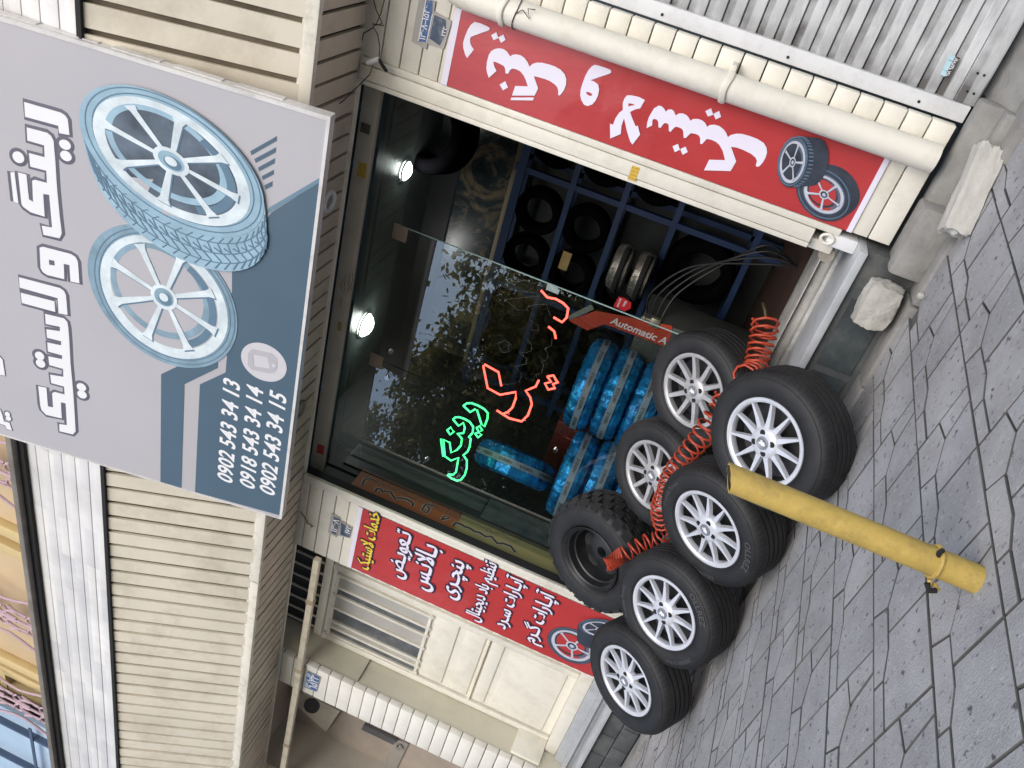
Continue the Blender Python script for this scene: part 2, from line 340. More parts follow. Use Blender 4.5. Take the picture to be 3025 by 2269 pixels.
# ================================================================== GROUND
g = MB(); g.add([(-60, -60, -.016), (60, -60, -.016), (60, 60, -.016), (-60, 60, -.016)], [(0, 1, 2, 3)])
tag(g.build('ground', GROUT, smooth=0), kind='structure')
g = MB(); g.add([(-60, -9, -.008), (60, -9, -.008), (60, -2.2, -.008), (-60, -2.2, -.008)], [(0, 1, 2, 3)])
tag(g.build('road', ASPH, smooth=0), kind='structure')
pv = MB(); ca, sa = math.cos(R(-4.6)), math.sin(R(-4.6)); P_, L_ = .29, .61
def rot(x, y): return (x * ca - y * sa, x * sa + y * ca)
ox, oy = -1.72, 1.91
def paver(poly, z):
    n_ = len(poly); P2 = [V((p[0], p[1])) for p in poly]
    def ins(dd):
        out = []
        for i in range(n_):
            a, b_, c = P2[i - 1], P2[i], P2[(i + 1) % n_]; e1 = (b_ - a).normalized(); e2 = (c - b_).normalized(); n1 = V((-e1.y, e1.x)); n2 = V((-e2.y, e2.x)); m_ = n1 + n2
            out.append(b_ + m_ * (dd / max(m_.dot(n1), .35)))
        return out
    lo, hi = ins(.0036), ins(.0050); W3 = lambda q, zz: (ox + rot(*q)[0], oy + rot(*q)[1], zz)
    if min(W3(p, 0)[1] for p in poly) > 3.42: return
    if max(W3(p, 0)[1] for p in poly) > 3.51: return
    pv.add([W3(q, -.016) for q in lo] + [W3(q, z - .002) for q in lo] + [W3(q, z) for q in hi],
           [(i, (i + 1) % n_, n_ + (i + 1) % n_, n_ + i) for i in range(n_)] + [(n_ + i, n_ + (i + 1) % n_, 2 * n_ + (i + 1) % n_, 2 * n_ + i) for i in range(n_)], 3)
    pv.add([W3(q, z) for q in hi], [tuple(range(n_))], random.choice((0, 0, 1, 2)))
for ci in range(-24, 14):
    x0 = ci * P_; ph = (ci * .37) % 1 * .0 + (.0 if ci % 2 else .305)
    for cj in range(-6, 4):
        y0 = cj * L_ + ph; A, B = x0 + .055, x0 + .15
        K = [(A, y0), (A, y0 + .16), (A + .03, y0 + .25), (A + .03, y0 + .40), (B, y0 + .5), (B - .02, y0 + .61)]
        z = lambda: random.uniform(-.0015, .0015)
        # left pieces
        paver([(x0, y0), K[0], K[1], (x0, y0 + .16)], z()); paver([(x0, y0 + .16), K[1], K[2], K[3], (x0, y0 + .42)], z()); paver([(x0, y0 + .42), K[3], K[4], K[5], (x0, y0 + .61)], z())
        e = x0 + P_; paver([K[0], (e, y0), (e, y0 + .305), (A + .03, y0 + .305), K[2], K[1]], z()); paver([(A + .03, y0 + .305), (e, y0 + .305), (e, y0 + .53), K[4], K[3]], z()); paver([K[4], (e, y0 + .53), (e, y0 + .61), K[5]], z())
tag(pv.build('pavement', [PAVE, PAVE2, PAVE3, GROUT], smooth=0, recalc=False), kind='structure')
kb = MB()
for x in range(-26, 5):
    a = x * .42 + random.uniform(-.03, .03); 
    kb.box(x * .42, x * .42 + .41, 3.385, 3.53, -.03, .012 + random.uniform(0, .01), b=.006)
tag(kb.build('kerb', CONC), kind='structure')
rp = MB(); rp.add([(-.95, 3.53, .016), (3, 3.53, .016), (3, 3.75, .1), (-.95, 3.75, .1), (-.95, 3.53, -.02), (-.95, 3.75, -.02)], [(0, 1, 2, 3), (0, 3, 5, 4)])
tag(rp.build('path', CONC, smooth=0), kind='structure')
# ================================================================== SHOP BUILDING
shop = thing('shop_building', 'tyre shop front with beige board cladding, sloping canopy and open glazed doorway', 'shop building', (-2.5, 3.6, 0))
FY = 3.60
def boards(mb, x0, x1, z0, z1, pitch=.095, y=FY, t=.05, gap=.006):
    z = z0
    while z < z1 - .01:
        zz = min(z + pitch - gap, z1); j = random.uniform(-.001, .001); mb.box(x0, x1, y + j, y + t, z, zz, b=.003); z += pitch
b = MB(); boards(b, -1.135, -.617, .16, 2.63); b.build('right_pillar_cladding' if 0 else 'pillar_cladding', CREAM, shop)
b = MB(); boards(b, -4.43, -3.835, .2, 2.63); b.build('pillar_cladding', CREAM, shop)
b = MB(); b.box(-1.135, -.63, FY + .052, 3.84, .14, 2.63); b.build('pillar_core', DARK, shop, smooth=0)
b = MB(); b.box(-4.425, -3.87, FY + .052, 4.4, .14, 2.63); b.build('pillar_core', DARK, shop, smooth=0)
b = MB(); b.box(-9.7, 3.3, 3.64, 6.2, 2.92, 2.98); b.build('sky_blocking_slab', DARK, shop, smooth=0)  # unseen dark slab added to keep the sky from leaking in overhead
b = MB(); b.box(-5.66, -4.43, 4.05, 4.08, .2, 2.92); b.build('sky_blocking_wall', BLACKGAP, shop, smooth=0)  # black sheet added behind the door to block sky showing through the transom
# jamb trims with grooves (right jamb between banner and opening, left jamb)
b = MB(); b.box(-1.168, -1.137, 3.592, 3.66, .36, 2.62, b=.003); b.box(-1.235, -1.172, 3.588, 3.70, .46, 2.62, b=.003); b.box(-1.262, -1.239, 3.594, 3.72, .46, 2.62, b=.002); b.build('door_jamb', CREAM, shop)
b = MB(); b.box(-3.834, -3.815, 3.592, 3.62, .3, 2.62, b=.002); b.box(-3.812, -3.765, 3.588, 3.612, .3, 2.62, b=.003); b.build('door_jamb', CREAM, shop)
b = MB(); b.box(-3.80, -3.767, 3.614, 3.672, .3, 2.62); b.build('shutter_guide', BLACKGAP, shop)
# step
b = MB(); b.box(-3.83, -1.165, 3.5, 3.835, .236, .272, b=.004); b.build('marble_step', MARB, shop)
b = MB(); b.box(-3.83, -1.16, 3.53, 3.9, 0, .235); b.build('step_riser', DSTONE, shop, smooth=0)
for x in (-2.10, -1.72):
    b = MB(); b.box(x, x + .34, 3.522, 3.5295, .045, .2); b.build('riser_panel', mat('riser_panel_%d' % int(-x * 100), (.05, .065, .07), .6, var=.4, vs=5, dirt=.4, ds=9, dcol=(.16, .16, .15)), shop, smooth=0)
b = MB(); b.box(-3.83, -1.2, 3.855, 3.925, .23, .285, b=.003); b.box(-3.83, -1.2, 3.93, 4.22, .23, .336, b=.004)
for i in range(9): b.cyl((-1.3 - i * .06, 3.93, .31), (-1.3 - i * .06, 3.927, .31), .004, 8)
b.build('floor_rail', mat('worn_floor_rail', (.5, .5, .48), .5, metal=.2, var=.15, vs=8, dirt=.6, ds=9, dcol=(.18, .16, .13)), shop)
b = MB(); b.box(-1.275, -1.225, 3.64, 3.76, .35, .455, b=.008); b.build('guide_block', CREAM, shop); b = MB()
b.cyl((-1.285, 3.66, .36), (-1.285, 3.74, .36), .034, 20); b.build('guide_roller', mat('brown_roller', (.3, .27, .22), .5, var=.3, vs=20), shop)
b = MB(); b.box(-1.225, -1.165, 3.60, 3.80, .272, .40, b=.006); b.build('guide_foot', WHITEM, shop)
b = MB(); b.tube([(-1.195 + .02 * math.cos(q), 3.592, .40 + .026 * math.sin(q)) for q in [R(k_) for k_ in range(0, 360, 15)]], .007, 8, closed=True); b.build('guide_ring', CREAM, shop)
b = MB(); b.box(-1.20, -.90, 3.46, 3.62, .0, .145, b=.02); b.build('pillar_base', CONC, shop)
b = MB(); b.box(-.92, -.5, 3.56, 3.66, .0, .13, b=.012); b.box(-.95, -.5, 3.48, 3.56, 0, .05, b=.01); b.build('pillar_base', CONC, shop)
# rolled-up shutter bar above the opening
b = MB(); b.box(-3.95, -1.20, 3.76, 3.80, 2.575, 2.668, b=.004); sb = b.build('shutter_bar', mat('dirty_bar_paint', (.6, .54, .42), .5, var=.08, vs=4, dirt=.35, ds=6, dcol=(.3, .22, .14)), shop)
b = MB(); b.box(-1.55, -1.50, 3.752, 3.7595, 2.60, 2.65, b=.002); b.cyl((-1.518, 3.7515, 2.625), (-1.518, 3.748, 2.625), .012, 16); b.build('lock_plate', mat('lock_steel', (.2, .18, .15), .4, metal=.6), sb)
b = MB(); b.box(-3.95, -1.15, 3.80, 3.9, 2.60, 2.9); b.box(-3.95, -1.15, 3.64, 3.76, 2.72, 2.9); b.build('shutter_box', mat('shutter_box_blue', (.09, .12, .15), .6, var=.2), shop, smooth=0)
TIE = mat('blue_tie', (.03, .08, .2), .5)
for i in range(9):
    x = -3.75 + i * .29; b = MB(); b.tube([(x, 3.70, 2.64), (x + .02, 3.735, 2.66), (x + .03, 3.755, 2.70)], .004, 6); b.build('blue_tie', TIE, shop)
# glazing
gl = MB(); gl.box(-2.89, -2.01, 3.846, 3.854, .34, 2.372); dr = gl.build('glass_door', GLASS, shop, smooth=0)
gl = MB(); gl.box(-3.87, -2.897, 3.846, 3.854, .34, 2.372); dl = gl.build('glass_panel', GLASS, shop, smooth=0)
gl = MB(); gl.box(-2.06, -1.2, 3.846, 3.854, 2.38, 2.60); gl.build('transom_pane', GLASST, shop, smooth=0)
gl = MB(); gl.box(-2.92, -2.066, 3.846, 3.854, 2.38, 2.60); gl.build('transom_pane', GLASST, shop, smooth=0)
gl = MB(); gl.box(-3.87, -2.926, 3.846, 3.854, 2.38, 2.60); gl.build('transom_pane', GLASST, shop, smooth=0)
e = MB(); e.box(-2.0095, -2.006, 3.846, 3.854, .34, 2.372); e.build('glass_edge', mat('glass_edge', (.35, .5, .48), .3, var=.05), dr, smooth=0)
CLIP = mat('tan_patch_fitting', (.4, .31, .23), .45, metal=.3, var=.08, vs=12)
for x in (-2.045, -2.905):
    c = MB(); c.box(x - .045, x + .045, 3.836, 3.8445, 2.335, 2.42, b=.003)
    for q in (-.028, .028): c.cyl((x + q, 3.8359, 2.40), (x + q, 3.834, 2.40), .004, 8)
    c.build('patch_fitting', CLIP, shop)
for x, z in ((-2.80, 2.30), (-2.99, 2.29), (-3.01, 1.19), (-3.47, 1.93)):
    c = MB(); c.cyl((x, 3.8455, z), (x, 3.834, z), .014, 16); c.build('glass_stud', CHROME, shop)
# interior shell
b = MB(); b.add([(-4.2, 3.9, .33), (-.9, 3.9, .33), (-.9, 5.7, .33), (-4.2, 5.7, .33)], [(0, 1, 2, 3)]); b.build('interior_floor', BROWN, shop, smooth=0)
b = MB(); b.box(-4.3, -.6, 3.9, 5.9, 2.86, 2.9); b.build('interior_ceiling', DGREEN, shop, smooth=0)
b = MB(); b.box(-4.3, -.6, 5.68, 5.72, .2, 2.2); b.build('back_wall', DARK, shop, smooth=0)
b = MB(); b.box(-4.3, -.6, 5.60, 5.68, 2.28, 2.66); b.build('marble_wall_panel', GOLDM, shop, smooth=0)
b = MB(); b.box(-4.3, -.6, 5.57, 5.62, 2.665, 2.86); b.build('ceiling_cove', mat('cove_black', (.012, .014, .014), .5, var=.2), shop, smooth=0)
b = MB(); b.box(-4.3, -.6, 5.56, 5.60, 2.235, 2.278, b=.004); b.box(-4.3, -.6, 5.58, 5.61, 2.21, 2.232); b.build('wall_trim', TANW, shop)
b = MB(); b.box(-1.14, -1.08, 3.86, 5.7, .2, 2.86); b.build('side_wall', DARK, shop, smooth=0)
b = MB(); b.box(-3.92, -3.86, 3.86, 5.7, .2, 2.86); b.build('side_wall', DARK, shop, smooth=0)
b = MB(); b.box(-3.858, -3.846, 4.0, 4.13, 1.52, 2.5)
for i in range(7): b.box(-3.8455, -3.842, 4.008 + i * .0175, 4.019 + i * .0175, 1.53, 2.49)
b.build('grey_wall_panel', GREYP, shop, smooth=0)
b = MB(); b.box(-3.858, -3.848, 3.95, 4.15, .4, 1.51); b.build('wall_tile', TILEG, shop, smooth=0)
b = MB(); b.box(-3.858, -3.85, 3.915, 3.998, .4, 2.5); b.build('wall_edge_trim', mat('dark_grey_trim', (.05, .055, .055), .5), shop, smooth=0)
# soffit: boards running out from the wall
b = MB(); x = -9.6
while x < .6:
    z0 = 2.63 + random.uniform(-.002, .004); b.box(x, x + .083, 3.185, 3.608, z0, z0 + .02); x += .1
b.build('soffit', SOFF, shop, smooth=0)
b = MB(); b.box(-9.6, .6, 3.19, 3.60, 2.66, 2.68); b.build('soffit_backing', BLACKGAP, shop, smooth=0)
b = MB(); b.box(-9.6, .6, 3.604, 3.622, 2.615, 2.66, b=.003); b.build('soffit_trim', BEIGE, shop)
# fascia boards, leaning out over the street
fb, ft = V((0, 3.182, 2.64)), V((0, 2.866, 3.486)); fu = (ft - fb).normalized(); fn = V((0, -fu.z, fu.y)) * 1
if fn.y > 0: fn = -fn
def fpt(x, h, o): p = fb + fu * h + fn * o; return (x, p.y, p.z)
FH = (ft - fb).length
b = MB(); x = -9.6; i = 0
while x < .6:
    w1 = .097; jj = random.uniform(-.003, .003)
    b.hexa([fpt(x, 0.03, jj), fpt(x + w1, 0.03, jj), fpt(x + w1, 0.03, -.015), fpt(x, 0.03, -.015), fpt(x, FH, jj), fpt(x + w1, FH, jj), fpt(x + w1, FH, -.015), fpt(x, FH, -.015)]); x += .122
fas = b.build('fascia_boards', BEIGE, shop, smooth=0)
for q0, q1, m_ in ((-9.6, -4.78, mat('fascia_recess', (.42, .37, .28), .7, var=.2)), (-4.779, .6, mat('sooty_shaded_recess', (.17, .14, .10), .8, var=.4, vs=4))):  # recess shade put into the backing colours; open gaps at right darker, also sooty
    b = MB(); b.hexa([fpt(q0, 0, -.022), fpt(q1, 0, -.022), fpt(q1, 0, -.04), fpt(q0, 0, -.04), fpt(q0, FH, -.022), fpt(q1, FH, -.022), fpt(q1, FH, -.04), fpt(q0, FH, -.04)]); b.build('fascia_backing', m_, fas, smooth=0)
b = MB(); x = -9.6
for L in (2.3, 2.9, 1.45, 1.15, 2.4):
    b.box(x, x + L - .012, 3.165, 3.20, 2.628, 2.70, b=.006); x += L
b.build('canopy_trim', mat('chipped_trim_paint', (.72, .69, .6), .5, var=.06, vs=5, dirt=.5, ds=10, dcol=(.2, .17, .13)), shop)
b = MB(); b.box(-9.6, .6, 2.85, 2.885, 3.486, 3.51); b.build('canopy_shadow_gap', BLACKGAP, shop, smooth=0)
b = MB()
for r_ in range(6):
    z0 = 3.512 + r_ * .0915; b.box(-9.6, .6, 2.862 + random.uniform(0, .003), 2.9, z0, z0 + .0865, b=.002)
b.build('marble_band', MARBW, shop)
b = MB(); b.box(-9.6, .6, 2.885, 2.91, 3.5, 4.1); b.build('marble_joint', BLACKGAP, shop, smooth=0)
b = MB(); b.box(-9.6, .6, 2.80, 3.3, 4.07, 4.11, b=.004); b.build('stone_ledge', mat('weathered_ledge', (.2, .185, .17), .8, var=.3, vs=5, dirt=.5, ds=4), shop)
b = MB(); b.box(-9.6, .6, 2.84, 2.87, 4.03, 4.07); b.build('ledge_gap', BLACKGAP, shop, smooth=0)
# upper floor (seen at the top left corner of the upright view)
UY = 3.2
b = MB(); b.box(-6.9, .6, UY, 3.6, 4.11, 7.2); b.build('upper_wall', UPW, shop, smooth=0)
b = MB(); b.box(-9.6, -6.9, UY + .25, 3.6, 4.11, 7.2); b.build('upper_wall', mat('upper_recess', (.2, .2, .24), .5, var=.2), shop, smooth=0)
for i, x in enumerate((-3.6, -5.05, -5.25, -6.75, -6.9)):
    b = MB(); b.box(x - .05, x + .05, UY - .06, UY, 4.11, 7.2, b=.006); b.build('wall_trim', YTRIM, shop)
b = MB()
for x in (-8.3, -7.6): b.box(x - .03, x + .03, UY + .15, UY + .25, 4.11, 7.2)
b.box(-9.6, -6.9, UY + .14, UY + .24, 4.35, 4.41); b.box(-9.6, -6.9, UY + .14, UY + .24, 5.1, 5.16); b.build('window_frame', YTRIM, shop)
for gx in (-4.35, -5.95, -7.15):
    o = thing('window_grille', {-4.35: 'lilac scrolled iron grille partly hidden behind the signboard top', -5.95: 'lilac scrolled iron grille on tan wall above marble band', -7.15: 'lilac scrolled iron grille over dark window beside the glazed facade'}[gx], 'window grille', (gx, UY - .12, 4.2), 'scrolled grilles on the upper floor')
    s = MB(); s.cyl((gx, UY - .12, 4.12), (gx, UY - .12, 5.6), .012, 8)
    for h in range(5):
        for sg in (-1, 1):
            zc = 4.3 + h * .26
            s.tube([(gx + sg * (.02 + .13 * (t / 14)) * (1 - .25 * math.cos(t * .55)) , UY - .12, zc + .1 * math.sin(t * .5)) for t in range(15)], .011, 6)
            s.tube([(gx + sg * .07 + .04 * math.cos(t * .6), UY - .12, zc + .12 + .04 * math.sin(t * .6)) for t in range(11)], .009, 6)
    s.build('scrollwork', PINKI, o)
    s = MB()
    for sg in (-1, 1): s.tube([(gx + sg * (.26 + .05 * math.sin(t * .9)), UY - .12, 4.15 + t * .1) for t in range(15)], .01, 6)
    s.build('side_bar', PINKI, o)
o = thing('curtain_wall', 'glazed facade with painted-on sky reflection and dark mullions beyond the ledge', 'glass facade', (-8.9, 2.9, 4.1))
b = MB(); b.box(-16, -7.52, 3.15, 3.2, 4.11, 9); b.build('glazing', BLUEG, o, smooth=0)
b = MB()
for i in range(9): b.box(-7.72 - i * .6, -7.69 - i * .6, 3.10, 3.15, 4.11, 9)
for z in (4.6, 5.4, 6.2): b.box(-16, -7.52, 3.09, 3.099, z, z + .03)
b.build('mullion', mat('dark_blue_mullion', (.06, .09, .15), .5), o, smooth=0)
# ================================================================== LEFT DOORWAY UNIT
door = thing('entrance_door', 'cream panelled entrance door with barred window, between the two cream pillars', 'door', (-5.05, 3.9, .4))
DY = 3.9
b = MB(); b.box(-5.655, -4.44, DY, DY + .05, .49, 2.5); b.build('door_leaf', CREAM, door, smooth=0)
b = MB()
for x0, x1 in ((-5.657, -5.60), (-4.85, -4.79)): b.box(x0, x1, DY - .03, DY - .002, .49, 2.42, b=.004)
b.box(-4.70, -4.66, DY - .03, DY - .002, .49, 2.5, b=.004); b.box(-5.655, -4.66, DY - .03, DY - .003, 2.425, 2.49, b=.004); b.build('door_frame', CREAM, door)
for z0, z1 in ((1.40, 1.585), (1.19, 1.34), (1.045, 1.14), (.56, .99)):
    b = MB(); b.box(-5.58, -4.87, DY - .012, DY - .001, z0, z1, b=.005); b.build('door_panel', CREAM, door)
b = MB(); b.box(-5.6, -4.86, DY - .024, DY - .001, 1.155, 1.172, b=.003); b.build('door_rail', BEIGE, door)
xs = [-5.585, -5.50, -5.43, -5.27, -5.12, -5.03, -4.90]
for i in range(len(xs) - 1):
    b = MB(); b.box(xs[i] + .012, xs[i + 1] - .012, DY - .006, DY - .0005, 1.635, 2.36); b.build('window_pane', (WIND if i % 2 == 0 else WINP), door, smooth=0)
b = MB()
for x in xs: b.box(x - .011, x + .011, DY - .024, DY - .0005, 1.60, 2.39, b=.003)
b.box(-5.6, -4.885, DY - .02, DY - .0003, 1.61, 1.634, b=.003); b.box(-5.6, -4.885, DY - .02, DY - .0003, 2.362, 2.385, b=.003); b.build('window_bar', CREAM, door)
b = MB(); b.box(-5.66, -4.43, DY + .01, DY + .02, 2.5, 2.95); b.build('transom_dark', mat('transom_grey', (.04, .04, .042), .5), door, smooth=0)
b = MB()
for i in range(9): b.cyl((-5.6 + i * .125, DY - .01, 2.49), (-5.6 + i * .125, DY - .01, 2.95), .009, 8)
b.build('transom_bar', BEIGE, door)
b = MB(); b.box(-5.66, -4.44, 3.80, 3.96, .40, .488, b=.004); b.build('door_sill', CREAM, door)
b = MB(); b.box(-5.66, -4.44, 3.76, 3.80, .262, .40, b=.003); b.box(-5.66, -4.44, 3.73, 3.9, .30, .335); b.build('stair_riser', MARB, door)
b = MB(); b.box(-9.6, -4.44, 3.56, 3.76, .236, .268, b=.004); b.build('stair_tread', MARB, door)
b = MB()
for i in range(22): b.box(-9.6 + i * .235, -9.6 + i * .235 + .226, 3.60, 3.7, .12, .234, b=.004); b.box(-9.6 + i * .235 - .1, -9.6 + i * .235 + .126, 3.602, 3.7, 0, .114, b=.004)
b.build('stair_base', DSTONE, door)
ent = thing('neighbour_entrance', 'dim marble lined entrance passage left of the white planked pillar', 'entrance', (-6.6, 3.6, .2))
b = MB(); boards(b, -6.012, -5.657, .3, 2.63, .1); b.build('pillar_cladding', mat('white_pillar_paint', (.78, .765, .7), .5, var=.04, vs=3, dirt=.25, ds=4, dcol=(.4, .36, .28)), ent)
b = MB(); b.box(-6.0, -5.663, FY + .052, 5.0, .25, 2.9); b.build('return_wall', mat('return_wall_paint', (.6, .57, .46), .5, var=.06, vs=2, dirt=.3, ds=3, dcol=(.3, .26, .2)), ent, smooth=0)
b = MB(); b.box(-5.661, -5.652, 3.66, 3.88, 1.98, 1.984); b.build('wall_seam', BLACKGAP, ent, smooth=0)
b = MB(); b.box(-5.66, -5.63, 3.66, 3.9, .49, .72, b=.006); b.build('skirting_block', CREAM, ent)
b = MB(); boards(b, -9.6, -7.35, .3, 2.63, .1); b.build('pillar_cladding', BEIGE, ent)
b = MB(); b.box(-7.42, -5.9, 4.14, 4.2, .25, 2.9); b.build('passage_wall', DOORW, ent, smooth=0)
b = MB(); b.box(-7.46, -7.40, 3.6, 4.14, .25, 2.9); b.build('passage_wall', mat('passage_lit_marble', (.5, .46, .4), .35, var=.14, vs=2.2), ent, smooth=0)  # same marble made paler: the brighter light on this side is in its colour
b = MB(); b.box(-9.0, -5.9, 3.64, 4.5, 2.72, 2.76); b.build('passage_ceiling', DOORW, ent, smooth=0)
b = MB(); b.box(-7.4, -5.9, 3.7, 4.5, .25, .3); b.build('passage_floor', MARB, ent, smooth=0)
VBX = mat('vent_box_paint', (.6, .56, .46), .5, var=.08); Q = lambda pts, y: trace(FZ_, pts, PY(y)); FZ_ = fr(780, 1980, 560 / 2212); yn_ = V((0, -1, 0))
b = MB(); b.prism(Q([(390, 330), (760, 655), (890, 470), (440, 230)], 4.06), yn_ * .012); b.prism(Q([(390, 330), (760, 655), (890, 470), (440, 230)], 4.13), yn_ * .06); vb = b.build('vent_box', VBX, ent, smooth=0)
b = MB(); b.prism(Q(ell((560, 410), 90, 84, 8, 32), 4.045), yn_ * .01); b.build('vent_disc', mat('vent_disc_grey', (.05, .05, .055), .5), vb, smooth=0)
b = MB(); b.prism(Q([(1180, 605), (1560, 790), (1525, 840), (1150, 660)], 4.13), yn_ * .03); b.build('door_closer', mat('closer_grey', (.13, .13, .14), .4, metal=.4), ent, smooth=0)
b = MB(); b.prism(Q([(1560, 800), (1690, 850), (1520, 1200), (1400, 1100)], 4.134), yn_ * .012); b.build('door_stile', mat('door_stile_grey', (.3, .28, .25), .5), ent, smooth=0)
b = MB(); p = Q([(1582, 885)], 4.11)[0]; b.cyl(p, p + V((0, -.03, 0)), .024, 20); b.build('door_knob', CHROME, ent)
o = thing('canopy_beam', 'long thin beige beam running under the canopy across the entrance', 'beam', (-6, 3.57, 2.42))
b = MB(); x = -9.6
for L in (1.9, .95, 1.05, .82, .45):
    b.box(x, x + L - .004, 3.545, 3.585, 2.402 + random.uniform(-.002, .002), 2.45, b=.004); x += L
b.build('beam', mat('beam_paint', (.74, .67, .53), .55, var=.08, vs=6, dirt=.5, ds=8, dcol=(.25, .18, .1)), o)
b = MB()
for x in (-7.7, -6.75, -5.70, -4.88): b.box(x - .02, x + .02, 3.540, 3.59, 2.396, 2.456, b=.003)
b.build('beam_joint', mat('beam_joint_brown', (.42, .34, .23), .7, var=.2), o)
# ================================================================== RIGHT SHUTTER
rs = thing('roller_shutter', 'grimy white corrugated roller shutter at the right of the drainpipe', 'roller shutter', (0, 3.7, .1))
b = MB(); z = .20; i = 0
while z < 4:
    ys = [3.70, 3.693, 3.692, 3.6925, 3.699, 3.6985, 3.696]; zs = [0, .003, .024, .040, .045, .058, .068]
    vs = []; 
    for k_ in range(7): vs += [(-.58, ys[k_], z + zs[k_]), (3.2, ys[k_], z + zs[k_])]
    vs += [(-.58, 3.712, z + .070), (3.2, 3.712, z + .070), (-.58, 3.70, z + .073), (3.2, 3.70, z + .073)]
    b.add(vs, [(2 * q, 2 * q + 1, 2 * q + 3, 2 * q + 2) for q in range(8)]); z += .073
b.build('shutter_slats', SHUT, rs, recalc=False)
b = MB(); b.box(-.61, -.545, 3.655, 3.70, .135, 4, b=.004); fr_ = b.build('shutter_frame', WHITEM, rs)
for z in (.32, .85, 1.38, 1.9, 2.4): b = MB(); b.cyl((-.585, 3.6549, z), (-.585, 3.652, z), .006, 10); b.build('screw', HOLE, fr_)
b = MB(); b.box(-.545, 3.2, 3.672, 3.70, .12, .20, b=.004); bb = b.build('bottom_bar', SHUT, rs)
for x, z in ((-.50, .15), (-.50, .175), (-.43, .15), (-.43, .175)): b = MB(); b.cyl((x, 3.6718, z), (x, 3.669, z), .005, 8); b.build('screw', HOLE, bb)
b = MB(); b.box(-.617, -.5, 3.705, 3.75, .1, 4); b.build('frame_gap', BLACKGAP, rs, smooth=0)
# ================================================================== SIGNBOARD
SB = V((-2.5, 3.005, 2.452)); sn = V((0, -.986, -.165)).normalized(); su = V((0, -.165, .986)).normalized()
SP = (sn, SB)
sign = thing('signboard', 'large grey and teal signboard with printed wheels and three phone numbers', 'signboard', tuple(SB))
def spt(x, h, o): p = SB + su * h + sn * o; return V((x, p.y, p.z))
X0, X1, SH = -3.553, -1.2385, 1.95
b = MB(); b.hexa([spt(X0, 0, 0), spt(X1, 0, 0), spt(X1, 0, -.05), spt(X0, 0, -.05), spt(X0, SH, 0), spt(X1, SH, 0), spt(X1, SH, -.05), spt(X0, SH, -.05)]); b.build('panel', SIGNG, sign, smooth=0)
b = MB()
for a, c in ((X0 - .004, X0 + .004), (X1 - .006, X1 + .012)): b.hexa([spt(a, -.008, .004), spt(c, -.008, .004), spt(c, -.008, -.055), spt(a, -.008, -.055), spt(a, SH, .004), spt(c, SH, .004), spt(c, SH, -.055), spt(a, SH, -.055)])
b.hexa([spt(X0, -.009, .005), spt(X1, -.009, .005), spt(X1, -.009, -.056), spt(X0, -.009, -.056), spt(X0, .006, .005), spt(X1, .006, .005), spt(X1, .006, -.056), spt(X0, .006, -.056)])
for i in range(7): p0 = .2 + i * .26; b.hexa([spt(X1 + .0121, p0, -.02), spt(X1 + .016, p0, -.02), spt(X1 + .016, p0, -.057), spt(X1 + .0121, p0, -.057), spt(X1 + .0121, p0 + .2, -.02), spt(X1 + .016, p0 + .2, -.02), spt(X1 + .016, p0 + .2, -.057), spt(X1 + .0121, p0 + .2, -.057)])
b.build('sign_frame', mat('sign_frame_white', (.72, .71, .7), .4, var=.05, dirt=.3, ds=9), sign, smooth=0)
for x in (-1.6, -2.6, -3.3): b = MB(); b.tube([spt(x, .35, -.05), (x, 3.14, 2.75)], .015, 8); b.build('sign_bracket', BLACKGAP, sign)
R1 = fr(0, 0, 1010 / 2205); R2 = fr(0, 750, 1010 / 2205); FC = fr(0, 300, 420 / 2212); FD = fr(0, 700, 420 / 2212); FE = fr(0, 1000, 420 / 2212)
def clip_edges(pts):      # keep the printed vinyl on the panel
    return [V((min(max(p.x, X0 + .006), X1 - .008), p.y, p.z)) for p in pts]
def spoly(mb, f, pts, h, holes=(), mi=0): mb.prism(clip_edges(trace(f, pts, SP)), sn * .0012, [trace(f, q, SP) for q in holes], mi, lift=h)
b = MB()
spoly(b, R2, [(2004, -620 + 0), (1740 - 0, -315), (1500, 0), (1498, 240), (1465, 620), (1455, 765), (1290, 840), (1258, 1538), (1800, 1672), (1890, 1140), (1960, 700), (2010, 100), (2025, -100)], .0004) if 0 else None
spoly(b, R1, [(2080, 1165), (1750, 1370), (1560, 1650), (1498, 1700), (1496, 1880), (1465, 2290), (1455, 2402), (1290, 2478), (1258, 3176), (1802, 3322), (1890, 2780), (1955, 2340), (2022, 1650)], .0004)
spoly(b, R2, [(1040, 775), (1145, 725), (1408, 600), (1405, 735), (1190, 840), (1170, 1510), (1035, 1476)], .0004)
for q in ([(1785, 878), (1615, 975), (1622, 1000), (1784, 908)], [(1780, 950), (1640, 1025), (1650, 1050), (1777, 982)], [(1774, 1020), (1665, 1080), (1672, 1105), (1771, 1052)], [(1766, 1095), (1690, 1135), (1695, 1160), (1763, 1125)], [(1758, 1168), (1705, 1195), (1712, 1222), (1756, 1200)]): spoly(b, R1, q, .0004)
b.build('teal_print', SIGNT, sign, smooth=0)
b = MB(); spoly(b, R1, [(2086, 1132), (1742, 1335), (1690, 1400), (1752, 1362), (2082, 1164)], .0005); b.build('pale_teal_print', SIGNT2, sign, smooth=0)
